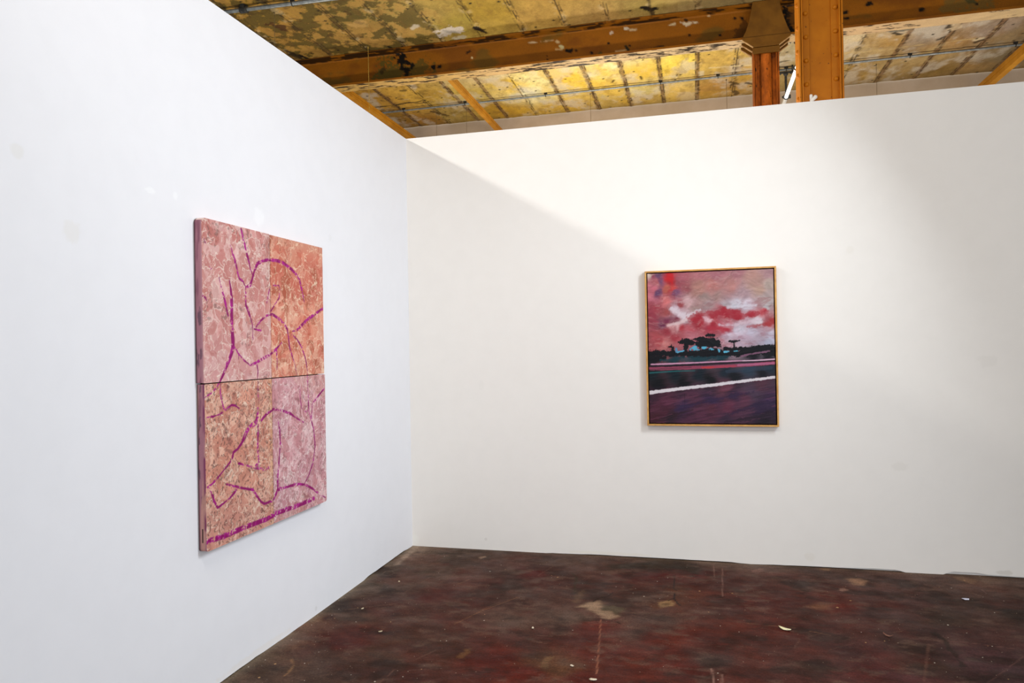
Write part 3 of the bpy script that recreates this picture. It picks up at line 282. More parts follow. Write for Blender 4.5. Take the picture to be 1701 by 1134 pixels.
def wall_paint(name, base, axis_u, spots):
    """matt white wall paint with roller texture, faint stains and filler marks at given places"""
    k = NT(name); co = k.coords()
    c = k.ramp(k.noise(1.3, 4, co), [(0.3, base), (0.7, tuple(min(255, v + 4) for v in base))])
    c = k.mixc(0.5, c, k.ramp(k.noise(9, 5, co), [(0.35, base), (0.6, tuple(min(255, v + 3) for v in base))]))
    sep = k.n('ShaderNodeSeparateXYZ'); k.l(co, sep.inputs[0])
    u, w = sep.outputs[axis_u], sep.outputs['Z']; wob = k.noise(25, 4, co)
    for (su, sw, ru, rw, colr, st) in spots:
        du = k.math('DIVIDE', k.math('SUBTRACT', u, su), ru); dw = k.math('DIVIDE', k.math('SUBTRACT', w, sw), rw)
        d = k.math('SQRT', k.math('ADD', k.math('MULTIPLY', du, du), k.math('MULTIPLY', dw, dw)))
        d = k.math('ADD', d, k.math('MULTIPLY', k.math('SUBTRACT', wob, 0.5), 1.4))
        mr = k.n('ShaderNodeMapRange', interpolation_type='SMOOTHSTEP'); k.l(d, mr.inputs[0])
        mr.inputs[1].default_value = 1.15; mr.inputs[2].default_value = 0.6; mr.inputs[3].default_value = 0; mr.inputs[4].default_value = st * .4
        c = k.mixc(mr.outputs[0], c, colr)
    k.base(c); k.set(Roughness=0.75, Specular_IOR_Level=0.25)
    k.bump(k.noise(180, 5, co), 0.06, 0.001)
    return k.m

# ------------------------------------------------------------------ FLOOR
def axis(*parts):
    return np.unique(np.round(np.concatenate([np.arange(a, b + 1e-9, s) for a, b, s in parts]), 5))

def make_floor():
    X = axis((-6, -0.4, 0.4), (-0.1, 4.6, 0.0075), (5, 9, 0.4)); Y = axis((-9, -3.9, 0.3), (-3.4, 0.06, 0.0085), (0.46, 4.66, 0.6))
    gx, gy = np.meshgrid(X, Y, indexing='ij'); x, y = gx.ravel(), gy.ravel()
    wx = (fbm(x * 2.2, y * 3.2, 4, 3) - .5) * .26; wy = (fbm(x * 2.2, y * 3.2, 4, 19) - .5) * .26
    c = shepard(x + wx, y + wy, FLOOR, 3.2)
    # worn, cloudy paint: streaky grime and redder worn-through places
    g = fbm(x * 5, y * 9, 5, 41, .6)
    c *= (0.45 + 1.1 * g)[:, None]; c *= (.8 + .4 * fbm(x * 30, y * 40, 3, 44))[:, None]
    red = sstep(.54, .72, fbm(x * 2.6 + 5, y * 3.5, 5, 61, .6)); c = mix(c, (98, 38, 27), red * .32)
    grey = sstep(.56, .74, fbm(x * 7 + 2, y * 12, 5, 71, .62)); c = mix(c, (118, 102, 90), grey * .45)
    dark = sstep(.57, .72, fbm(x * 4 - 2, y * 6, 5, 91, .6)); c = mix(c, (46, 34, 26), dark * .6)
    n1 = fbm(x * 22, y * 30, 3, 5) - .5
    for pts, colr, soft, op in FPOLY:
        A = np.asarray(pts); k = (x > A[:, 0].min() - .15) & (x < A[:, 0].max() + .15) & (y > A[:, 1].min() - .15) & (y < A[:, 1].max() + .15)
        m = in_poly(x[k] + n1[k] * .03, y[k] + n1[k] * .04, pts, soft) * op
        c[k] = c[k] * (1 - m[:, None]) + (lin(colr)[None] * (0.8 + .5 * (fbm(x[k] * 14, y[k] * 20, 4, 8)))[:, None]) * m[:, None]
    c = strokes(c, x, y, [[[[a_, b_, w_ * 1.1] for a_, b_, w_ in p_], q_, r_, min(1, o_ * 1.15)] for p_, q_, r_, o_ in FLINE], .05, .003, 12)
    # fine random scratches
    rs = np.random.RandomState(5); L = []
    for k in range(150):
        px, py = rs.uniform(0.1, 4.4), rs.uniform(-3.2, -.1); a = rs.normal(0.1, .5); l = rs.uniform(.03, .28)
        L.append([[[px, py, .004], [px + math.cos(a) * l, py + math.sin(a) * l, .003]], [int(v) for v in rs.choice([120, 140, 150]) * np.array([1, .84, .74])], .5, rs.uniform(.25, .6)])
    c = strokes(c, x, y, L, .04, .004, 31)
    # paint drips and crumbs of plaster trodden into the surface, denser along the left wall
    c = c * np.array([1.12, .85, .76])[None]
    near = np.clip(np.exp(-np.clip(x, 0, 9) / .3) * sstep(-.9, -1.5, y) + np.exp(-np.clip(x, 0, 9) / .12) * .35, 0, 1)
    # dusty pale line where floor meets the walls
    e = np.exp(-np.clip(np.abs(y), 0, 9) / .025) * (x > -.02) * .35 + np.exp(-np.abs(x) / .03) * (y < .02) * sstep(.35, .6, fbm(x * 3, y * 4, 3, 14)) * .75
    c = mix(c, (165, 148, 125), np.clip(e, 0, 1))
    z = (fbm(x * 1.5, y * 1.5, 2, 2) - .5) * .004
    k = painted('worn red floor paint', 110, .8, .5, .4, .0015, 70, .07)
    at = [n for n in k.t.nodes if n.bl_idname == 'ShaderNodeAttribute'][0]; co = k.coords()
    src = k.b.inputs['Base Color'].links[0].from_socket
    # grime rubbed into the paint in long streaks, then spatters and grit of two sizes
    st = k.ramp(k.noise(8, 12, k.coords((.8, 1.7, 1)), .72), [(.3, (132, 132, 134)), (.52, (214, 212, 210)), (.7, (255, 255, 255))])
    src = k.mixc(.75, src, st, 'MULTIPLY')
    gr = k.ramp(k.noise(13, 12, k.coords((.7, 1.5, 1)), .7), [(.55, (0, 0, 0)), (.72, (120, 120, 120))]); src = k.mixc(gr, src, (112, 92, 80))
    for sc_, rad, thr, tint in ((15, .055, .93, (214, 204, 186)), (34, .075, .93, (206, 196, 180)), (60, .09, .9, (176, 156, 134)), (9, .05, .93, (30, 22, 18)), (22, .1, .965, (172, 132, 88))):
        vo = k.n('ShaderNodeTexVoronoi', Scale=sc_); k.l(co, vo.inputs['Vector'])
        sp = k.n('ShaderNodeSeparateColor'); k.l(vo.outputs['Color'], sp.inputs[0])
        lim = k.math('SUBTRACT', thr, k.math('MULTIPLY', at.outputs['Alpha'], .3 if tint[0] > 100 else .05))
        on = k.math('GREATER_THAN', sp.outputs[0], lim)
        rr = k.math('MULTIPLY', k.math('ADD', k.math('MULTIPLY', sp.outputs[1], 1.2), .35), rad)
        dd = k.math('ADD', vo.outputs['Distance'], k.math('MULTIPLY', k.math('SUBTRACT', k.noise(sc_ * 8, 2, co), .5), rad))
        src = k.mixc(k.math('MULTIPLY', k.math('MULTIPLY', k.math('LESS_THAN', dd, rr), on), .85), src, tint)
    k.base(src)
    mr = k.n('ShaderNodeMapRange'); k.l(k.noise(7, 5, co), mr.inputs[0]); mr.inputs[1].default_value = .3; mr.inputs[2].default_value = .7
    mr.inputs[3].default_value = .45; mr.inputs[4].default_value = .7; k.l(mr.outputs[0], k.b.inputs['Roughness'])
    o = tensor_mesh('floor', np.stack([x, y, z], 1), len(X), len(Y), np.concatenate([c, near[:, None]], 1), k.m)
    return tag(o, kind='structure')
make_floor()

# ------------------------------------------------------------------ CEILING
ZC = 4.55
def make_ceiling():
    X = axis((-6, -2.8, .4), (-2.4, 6.0, .0125), (6.4, 9, .4)); Y = axis((-9, .2, .4), (.44, 4.55, .0125))
    gx, gy = np.meshgrid(X, Y, indexing='ij'); x, y = gx.ravel(), gy.ravel()
    pit, org = .415, .46
    pk = (x - org) / pit; pid = np.floor(pk); fr = pk - pid; dj = np.minimum(fr, 1 - fr) * pit; jid = np.round(pk)
    wx = (fbm(x * 3, y * 3, 4, 3) - .5) * .3; wy = (fbm(x * 3, y * 3, 4, 19) - .5) * .3
    # colour is taken a little from the middle of each board so that neighbours differ
    xs = x + wx; xs = xs * .55 + (org + (pid + .5) * pit) * .45
    c = shepard(xs, y + wy, CEIL, 3.4)
    c *= (.86 + .28 * h2(pid, np.floor(pid * 0), 7))[:, None]
    c *= (.7 + .6 * fbm(x * 12, y * 5, 5, 23, .62))[:, None]; c *= (.86 + .28 * fbm(x * 40, y * 34, 3, 27))[:, None]
    # cloudy thin paint behind the beam: pale grey over yellow
    pale = sstep(.48, .7, fbm(x * 4.5 + 9, y * 3.2, 6, 47, .62)) * sstep(1.9, 2.6, y)
    c = mix(c, (215, 205, 180), pale * .55)
    yel = sstep(.55, .68, fbm(x * 2.4 - 4, y * 2.2, 4, 57, .5)) * sstep(2, 2.6, y) * np.exp(-((x - .9) / 1.3) ** 2)
    c = mix(c, (236, 190, 40), yel * .5)
    # peeling: crisp flakes of ochre over olive grime, front left
    zone = sstep(-.1, -.55, x + (fbm(x * 2, y * 2, 3, 5) - .5) * .5) * sstep(2.2, 1.9, y)
    f = fbm(x * 9, y * 8, 6, 101, .62)
    c = mix(c, (96, 80, 30), sstep(.475, .5, f) * zone * .85)
    c = mix(c, (196, 148, 70), sstep(.455, .43, f) * zone * .5)
    f2 = fbm(x * 8, y * 8, 4, 131, .55); c = mix(c, (132, 94, 40), sstep(.6, .7, fbm(x * 14, y * 7, 4, 131, .6)) * .3)
    c = mix(c, (80, 54, 20), sstep(.655, .675, fbm(x * 11, y * 16, 4, 151, .55)) * .5 * sstep(1.2, .2, np.abs(x + 1.6)) )
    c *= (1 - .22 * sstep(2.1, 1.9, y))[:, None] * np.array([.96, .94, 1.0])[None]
    # joints between the boards
    nb = fbm(x * 30, y * 9, 3, 171); nw = (fbm(x * 1.0, y * 14, 3, 181) - .5) * .02
    kindj = h2(jid, jid * 0, 29)
    band = sstep(.030, .018, np.abs(dj + nw * .6)) * (kindj > .35) * sstep(1.6, 2.2, y) ; c = mix(c, (128, 92, 56), band * .75)
    edge = sstep(.009, .003, np.abs(dj - .022 + nw * .5)) * sstep(.42, .6, nb); c = mix(c, (46, 30, 14), edge * (.6 + .25 * (y > 2)))
    core = sstep(.008, .003, dj + nw * .3) * sstep(.38, .55, fbm(x * 3, y * 5, 4, 191)); c = mix(c, (52, 34, 14), core * .85)
    flk = sstep(.05, .02, dj) * sstep(.6, .66, fbm(x * 40, y * 26, 4, 201)); c = mix(c, (48, 32, 14), flk * .6)
    lt = sstep(.07, .03, dj) * sstep(.62, .7, fbm(x * 14, y * 9, 4, 211)); c = mix(c, (214, 190, 140), lt * .3)
    # a shallow ridge runs along the ceiling beside the conduit
    rid = sstep(.02, .006, np.abs(y - 3.45 + (fbm(x * 4, y * 0, 2, 9) - .5) * .04)); c = mix(c, (205, 175, 115), rid * sstep(.45, .6, fbm(x * 5, y * 4, 3, 6)) * .7)
    c = strokes(c, x, y, CLINE, .07, .012, 222)
    # darker along the far wall and small fixings
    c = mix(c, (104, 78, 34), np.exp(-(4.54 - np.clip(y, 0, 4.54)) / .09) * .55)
    d1, d2, idn = worley(x * 5, y * 5, 77); c = mix(c, (34, 24, 10), sstep(.09, .05, d1) * (idn > .8))
    z = ZC + (fbm(x * 10, y * 8, 4, 55) - .5) * .012 - sstep(.03, .0, dj) * .004
    k = painted('peeling ochre ceiling paint', 90, .4, .8, .5, .004, 34, .2)
    o = tensor_mesh('ceiling', np.stack([x, y, z], 1), len(X), len(Y), c, k.m, flip=True)
    tag(o, kind='structure')
make_ceiling()

# ------------------------------------------------------------------ WALLS
HW, TW = 3.0, 0.12
def ragged(name, pts_bottom, horizontal, mat):
    """wall: painted face board whose lower edge floats a little above the floor in places, on a solid core"""
    b = MB(); S = .02
    us = [p[0] for p in pts_bottom]
    def P(u, d, z): return (u, d, z) if horizontal else (-d, u, z)
    for (u0, z0), (u1, z1) in zip(pts_bottom[:-1], pts_bottom[1:]):
        vs = [P(u0, 0, z0), P(u1, 0, z1), P(u1, 0, HW), P(u0, 0, HW), P(u0, S, z0), P(u1, S, z1)]
        b.add(vs, [(0, 1, 2, 3), (0, 4, 5, 1)])
    u0, u1 = us[0], us[-1]
    nf = len(b.f)
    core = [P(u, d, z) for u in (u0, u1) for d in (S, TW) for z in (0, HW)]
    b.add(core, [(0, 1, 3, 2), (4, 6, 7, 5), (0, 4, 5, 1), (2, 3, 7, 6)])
    b.add([P(u0, 0, HW), P(u1, 0, HW), P(u1, TW, HW), P(u0, TW, HW)], [(0, 1, 2, 3)])
    b.add([P(u1, 0, 0), P(u1, S, 0), P(u1, S, HW), P(u1, 0, HW)], [(0, 1, 2, 3)])
    b.add([P(u0, 0, 0), P(u0, S, 0), P(u0, S, HW), P(u0, 0, HW)], [(0, 1, 2, 3)])
    o = b.build(name, mat); o.data.materials.append(simple(name + ' core', (22, 18, 15), (34, 28, 24), 10, .9, 0)); o.data.polygons[nf].material_index = 1  # near-black second slot meant as shadow in the gap under the board
    return o
rng = random.Random(3)
def edge(segs):
    out = []
    for (ua, ub, za, zb) in segs:
        n = max(2, int(abs(ub - ua) / .06))
        for k in range(n): out.append((ua + (ub - ua) * k / n, max(-.004, za + (zb - za) * k / n + rng.uniform(-.0012, .0012))))
    out.append((segs[-1][1], 0)); return out
rb = edge([(0, 1.05, -.003, -.002), (1.05, 1.3, .001, .004), (1.3, 2.3, .008, .006), (2.3, 2.45, .003, -.002), (2.45, 2.7, .002, .006), (2.7, 3.1, .007, .011), (3.1, 3.3, .013, .012), (3.3, 3.56, -.002, -.003), (3.56, 3.75, .02, .02), (3.75, 4.1, .012, .008), (4.1, 8, .004, .002)])
lb = edge([(-8, -2.6, .002, .003), (-2.6, -1.9, .004, .005), (-1.9, -1.15, .001, -.003), (-1.15, -.75, -.003, .002), (-.75, -.1, .007, .008), (-.1, 0, .002, -.002)])
WR = wall_paint('white wall paint warm', (234, 228, 221), 'X', [
    (3.011, 2.031, .03, .03, (222, 214, 200), .5), (2.735, .069, .035, .03, (222, 212, 196), .6), (3.275, .659, .05, .03, (208, 200, 188), .4),
    (3.84, .03, .05, .015, (180, 168, 150), .7), (.563, .076, .012, .012, (196, 188, 176), .7), (1.253, 1.405, .03, .02, (236, 232, 226), .7), (3.771, 1.314, .06, .04, (212, 206, 198), .4),
    (.55, 1.177, .02, .04, (222, 218, 210), .4), (1.45, .02, .3, .012, (226, 216, 190), .6), (0.02, .04, .03, .05, (242, 240, 232), .8)])
WL = wall_paint('white wall paint cool light tint', (228, 227, 230), 'Y', [  # same white as the right wall, cool daylight cast put into its base colour
    (-3.188, 2.096, .025, .025, (216, 212, 202), .7), (-2.984, 1.872, .04, .04, (218, 212, 200), .6), (-2.613, 2.088, .03, .014, (246, 246, 246), .9), (-2.475, 2.094, .016, .016, (246, 246, 246), .8),
    (-1.888, 2.107, .045, .05, (244, 244, 245), .8), (-1.18, 2.103, .02, .02, (218, 216, 214), .6), (-1.403, .035, .012, .015, (190, 188, 184), .7), (-1.95, .02, .35, .02, (226, 214, 196), .6)])
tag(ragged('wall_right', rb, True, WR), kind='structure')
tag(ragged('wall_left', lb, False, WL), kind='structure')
w = MB(); w.box(-6, 9, 4.55, 4.7, -.02, 4.6)
tag(w.build('wall_back', simple('greige plaster', (172, 152, 128), (184, 164, 142), 3, .85, .1)), kind='structure')

# ------------------------------------------------------------------ STEEL BEAM
YB0, YB1, ZB0, ZB1 = 1.945, 2.135, 4.22, 4.545
def make_beam():
    tf, tw = .018, .014; yc = (YB0 + YB1) / 2; ya, yb = yc - tw / 2, yc + tw / 2
    prof = []
    def seg(p, q, n, tagc):
        for k in range(n): prof.append((p[0] + (q[0] - p[0]) * k / n, p[1] + (q[1] - p[1]) * k / n, tagc))
    seg((YB0, ZB0), (YB0, ZB0 + tf), 2, 1); seg((YB0, ZB0 + tf), (ya - .012, ZB0 + tf + .006), 4, 1); seg((ya - .012, ZB0 + tf + .006), (ya, ZB0 + tf + .018), 2, 2)
    seg((ya, ZB0 + tf + .018), (ya, ZB1 - tf - .018), 26, 2); seg((ya, ZB1 - tf - .018), (ya - .012, ZB1 - tf - .006), 2, 2); seg((ya - .012, ZB1 - tf - .006), (YB0, ZB1 - tf), 5, 3); seg((YB0, ZB1 - tf), (YB0, ZB1), 2, 3)
    seg((YB0, ZB1), (YB1, ZB1), 2, 4); seg((YB1, ZB1), (YB1, ZB1 - tf), 2, 4); seg((YB1, ZB1 - tf), (yb, ZB1 - tf - .01), 2, 4); seg((yb, ZB1 - tf - .01), (yb, ZB0 + tf + .01), 4, 4); seg((yb, ZB0 + tf + .01), (YB1, ZB0 + tf), 2, 4); seg((YB1, ZB0 + tf), (YB1, ZB0), 2, 5)
    seg((YB1, ZB0), (YB0, ZB0), 16, 6)
    X = axis((-6, -2.6, .4), (-2.3, 6.2, .0125), (6.6, 9, .4)); n = len(prof)
    pr = np.array(prof); x = np.repeat(X, n); y = np.tile(pr[:, 0], len(X)); z = np.tile(pr[:, 1], len(X)); t = np.tile(pr[:, 2], len(X))
    c = np.tile(lin((132, 78, 10)), (len(x), 1))
    c *= (.8 + .4 * fbm(x * 4, z * 6 + y * 6, 4, 3))[:, None]
    web = (t == 2) | (t == 3) | (t == 1)
    c = mix(c, (104, 56, 12), sstep(.56, .7, fbm(x * 3, z * 5, 4, 13)) * .5 * web)
    c = mix(c, (84, 70, 24), sstep(.68, .76, fbm(x * 2.2 + 7, z * 4, 5, 23)) * .6 * web)
    cw = strokes(c.copy(), x, z, BLINE, .04, .006, 71); c = np.where((t == 2)[:, None], cw, c)
    top = (t == 3); c = mix(c, (20, 12, 5), sstep(.52, .6, fbm(x * 7, y * 30, 4, 33) + .16 * sstep(0, -1.2, x)) * top * .9)
    d1, d2, idn = worley(x * 7, z * 7, 41); c = mix(c, (20, 12, 5), sstep(.11, .06, d1) * (idn > .92) * (t == 2))
    bot = (t == 6)
    cb = shepard(x + 0, y + 0, [(-1.5, 2, 190, 150, 80), (-.6, 2, 205, 165, 95), (0.4, 2, 214, 176, 120), (1.2, 2, 212, 180, 130), (2.2, 2, 210, 182, 140), (3.5, 2, 205, 170, 125), (5, 2, 210, 178, 130)], 2)
    cb *= (.8 + .35 * fbm(x * 12, y * 20, 4, 61))[:, None]
    fl_ = fbm(x * 9, y * 40, 4, 71, .6); loc = .60 + .14 * (vnoise(x * 1.4, x * 0, 5) - .5) * 2
    cb = mix(cb, (72, 58, 44), sstep(loc, loc + .04, fl_) * .85); cb = mix(cb, (34, 24, 16), sstep(loc + .07, loc + .1, fl_) * .85)
    c = np.where(bot[:, None], cb, c)
    k = painted('flaking orange steel paint', 160, .45, .6, .3, .0015, 60, .12)
    # ends closed by the run of the profile beyond the room, so the loop is left open at both ends
    o = tensor_mesh('steel_beam', np.stack([x, y, z], 1), len(X), n, c, k.m, flip=True, smooth=False, close_v=True)
    return tag(o, 'long flaking orange steel beam running under the peeling ceiling', 'beam', kind='thing')
make_beam()

ORANGE = NT('orange steel paint'); _v = ORANGE.coords()
_c = ORANGE.ramp(ORANGE.noise(6, 6, _v), [(.3, (172, 98, 6)), (.7, (192, 114, 12))])
_c = ORANGE.mixc(ORANGE.ramp(ORANGE.noise(38, 4, _v), [(.66, (0, 0, 0)), (.72, (255, 255, 255))]), _c, (96, 52, 14))
_c = ORANGE.mixc(ORANGE.ramp(ORANGE.noise(90, 3, _v), [(.7, (0, 0, 0)), (.76, (200, 200, 200))]), _c, (214, 170, 90))
ORANGE.base(_c); ORANGE.set(Roughness=.5, Specular_IOR_Level=.2); ORANGE.bump(ORANGE.noise(60, 5, _v), .15, .002)
RUST = NT('rusty orange steel paint'); _v = RUST.coords((1, 1, .45))
_c = RUST.ramp(RUST.noise(14, 8, _v, .65), [(.3, (98, 46, 8)), (.5, (142, 70, 10)), (.68, (182, 94, 24))])
_c = RUST.mixc(RUST.ramp(RUST.noise(42, 5, _v), [(.6, (0, 0, 0)), (.7, (255, 255, 255))]), _c, (44, 22, 8))
RUST.base(_c); RUST.set(Roughness=.6, Specular_IOR_Level=.15); RUST.bump(RUST.noise(50, 6, _v), .35, .004)
BROWN = simple('dark brown steel paint', (88, 55, 6), (106, 68, 12), 9, .55, .15)
WHITEPAINT = simple('white wall paint drip', (236, 232, 222), (246, 244, 238), 30, .5, 0)
DARKSPOT = simple('bare dark steel', (20, 18, 14), (40, 34, 24), 40, .6, .1)

# ------------------------------------------------------------------ COLUMNS
def column(root, x0, x1, yf, zb, zt, mat, tp=.011, depth=.2, rec=.032, strip=.052, riv=True, zoff=0.0, pitch=.163):
    """riveted H column: two flange plates, web between them, angles that tie web to flange, rivets"""
    yb = yf + depth; g = .0035
    def part(name, f, m=mat, bevel=.002):
        b = MB(); f(b); o = b.build(name, m, None, bevel); hold(o, root); return o
    part('flange', lambda b: b.box(x0, x0 + tp, yf, yb, zb, zt)); part('flange', lambda b: b.box(x1 - tp, x1, yf, yb, zb, zt))
    part('web', lambda b: b.box(x0 + tp, x1 - tp, yf + rec + .012, yf + rec + .024, zb, zt))
    def ang(b, s):
        a = (x0 + tp + g) if s > 0 else (x1 - tp - g); e = a + s * strip; t = s * .011
        b.prism([(a, yf + .004), (a + t, yf + .004), (a + t, yf + rec), (e, yf + rec), (e, yf + rec + .012), (a, yf + rec + .012)] if s > 0 else
                [(a, yf + .004), (a, yf + rec + .012), (e, yf + rec + .012), (e, yf + rec), (a + t, yf + rec), (a + t, yf + .004)], 2, zb, zt)
    part('angle_bar', lambda b: ang(b, 1)); part('angle_bar', lambda b: ang(b, -1))
    if not riv: return
    r = .0165
    src = None
    def rivet(loc, ax):
        nonlocal src
        if src is None: src = {}
        if ax not in src:
            b = MB(); b.dome((0, 0, 0), ax, r, .0155); src[ax] = b.mesh('rivet', mat)
        o = bpy.data.objects.new('rivet', src[ax]); o.location = Vector(loc) - root.location; link(o, root)
    k = 0; z = zb + .06 + zoff
    while z < zt - .03:
        if z > HW - .05:
            rivet((x0 + tp + g + strip * .58, yf + rec, z - .02), (0, -1, 0)); rivet((x1 - tp - g - strip * .52, yf + rec, z), (0, -1, 0))
            rivet((x0, yf + .06, z + .055), (-1, 0, 0))
        z += pitch

c1 = thing('riveted_column', (2.91, .4, 0), 'bright orange riveted steel column, the nearer and wider of the two behind the white wall', 'column')
column(c1, 2.772, 3.053, .3, 0, 4.545, ORANGE.m, zoff=.0825, strip=.056)
d = MB()   # white paint dribbled over the lowest rivet on the left
d.tube((2.846, .33, 3.14), (2.847, .327, 3.07), .011, 10, .009); d.dome((2.846, .33, 3.14), (0, 0, 1), .011, .01); d.tube((2.847, .328, 3.1), (2.872, .321, 3.125), .009, 10, .014)
d.dome((2.872, .321, 3.125), (.6, -.3, .6), .0145, .014); d.tube((2.847, .329, 3.073), (2.8475, .331, 3.045), .004, 8, .003)
hold(tag(d.build('paint_drip', WHITEPAINT), 'white paint dribble'), c1)
d = MB(); d.prism([(3.034, 3.0), (3.048, 3.0), (3.05, 3.055), (3.044, 3.085), (3.036, 3.06)], 1, .2995, .3005)
hold(tag(d.build('bare_patch', DARKSPOT), 'dark bare steel patch'), c1)

c2 = thing('riveted_column', (2.715, 2.04, 0), 'rusty orange steel column with flared head carrying the orange beam', 'column')
column(c2, 2.604, 2.826, 1.955, 0, 4.215, RUST.m, tp=.012, depth=.17, rec=.05, strip=.04, riv=False)
b = MB(); n_ = 10
b.prism([(2.672 + .086 * k / n_, 1.985 - .022 * math.sin(math.pi * k / n_)) for k in range(n_ + 1)], 2, 0, 4.2)
hold(b.build('cover_strip', RUST.m), c2)
# flared head: three gusset plates astride the beam
def gusset(y, t, full, m, nm):
    L = [(2.508, 4.222), (2.513, 4.2), (2.603, 4.132)]; Rr = [(2.823, 4.132), (2.922, 4.2), (2.928, 4.222)]
    up_l = [(2.541, 4.284), (2.568, 4.363), (2.588, 4.454), (2.603, 4.545)]; up_r = [(2.835, 4.545), (2.846, 4.454), (2.87, 4.37), (2.9, 4.284)]
    p = (L[::-1] + up_l + up_r + Rr[::-1]) if full else ([(2.603, 4.132), (2.513, 4.2), (2.508, 4.218), (2.928, 4.218), (2.922, 4.2), (2.823, 4.132)])
    b = MB(); b.prism(p, 1, y, y + t)
    return hold(b.build('gusset_plate', m, None, .0015), c2)
gusset(1.925, .014, True, BROWN, 0); gusset(2.03, .012, False, BROWN, 0); gusset(2.14, .014, True, BROWN, 0)
b = MB(); b.prism([(2.508, 4.222), (2.515, 4.198), (2.604, 4.128), (2.822, 4.128), (2.921, 4.198), (2.928, 4.222)], 1, 1.917, 1.925)   # lower doubling plate
hold(b.build('doubling_plate', BROWN, None, .002), c2)
b = MB(); b.box(2.598, 2.83, 1.93, 1.955, 4.075, 4.128); hold(b.build('collar_plate', BROWN, None, .003), c2)
PALE = simple('worn pale steel edge', (150, 112, 66), (186, 150, 100), 30, .6, .2)
for yy in (1.921, 2.03, 2.143):
    b = MB(); b.prism([(2.505, 4.205), (2.512, 4.195), (2.6, 4.126), (2.603, 4.134)], 1, yy - .004, yy + .016); hold(b.build('edge_bar', PALE), c2)
    b = MB(); b.prism([(2.931, 4.205), (2.924, 4.195), (2.826, 4.126), (2.823, 4.134)], 1, yy - .004, yy + .016); hold(b.build('edge_bar', PALE), c2)

# ------------------------------------------------------------------ TIE BARS between beam and far wall
TIE = simple('orange tie bar paint', (158, 102, 14), (180, 122, 28), 7, .5, .1)
def tie(x, wd, hh, z, label):
    b = MB(); y0, y1 = YB1 + .002, 4.548
    # steel channel lying on its back: web with two lips, seen as a bar with a fine groove
    b.prism([(x, z), (x + wd, z), (x + wd, z + hh * .44), (x + wd - .006, z + hh * .47), (x + wd - .006, z + hh * .53), (x + wd, z + hh * .56), (x + wd, z + hh), (x, z + hh), (x, z + hh * .56), (x + .006, z + hh * .53), (x + .006, z + hh * .47), (x, z + hh * .44)], 1, y0, y1)
    o = b.build('ceiling_tie_bar', TIE); return tag(o, label, 'tie bar', 'orange tie bars from the beam to the far wall', 'thing')
tie(-.405, .045, .075, 4.222, 'slim orange tie bar left of centre crossing the bright yellow ceiling')
tie(-1.625, .06, .07, 4.222, 'brown-orange tie bar running along the left wall top into the corner')
tie(5.2, .065, .10, 4.222, 'orange tie bar at the far right above the wall top')

# ------------------------------------------------------------------ CONDUITS
GALV = simple('galvanised conduit steel', (120, 124, 124), (150, 154, 152), 25, .35, .05, .55)
DARKM = simple('dark iron clip', (38, 38, 36), (62, 60, 56), 40, .5, .1)
def conduit(p, q, r, clips, label, gr):
    root = thing('conduit', p, label, 'pipe', gr)
    b = MB(); b.tube(p, q, r, 12); hold(b.build('pipe', GALV), root)
    p, q = Vector(p), Vector(q); dv = q - p
    for x in clips:
        c = p + dv * ((x - p.x) / dv.x)
        b = MB(); b.torus(c, dv, r + .003, .0045, 14, 6); b.box(c.x - .02, c.x + .02, c.y - .006, c.y + .006, c.z + r, 4.556); hold(b.build('pipe_clip', DARKM), root)
    return root
conduit((-6, 3.78, 4.515), (9, 3.62, 4.515), .0125, [-1.55, -.72, .32, 1.7, 2.35, 3.09, 4.35, 5.35], 'thin grey conduit beyond the beam running under the bright yellow ceiling', 'ceiling conduits')
cf = conduit((-6, .56, 4.51), (9, 1.1, 4.51), .018, [-1.82, -1.35, .2, 1.9, 3.6], 'grey metal conduit on the ceiling in front of the beam, at the top edge', 'ceiling conduits')
b = MB(); b.tube((-1.86, .709, 4.51), (-1.79, .711, 4.51), .03, 12); b.box(-1.845, -1.805, .68, .74, 4.51, 4.56); hold(tag(b.build('pipe_coupling', DARKM), 'black pipe coupling'), cf)

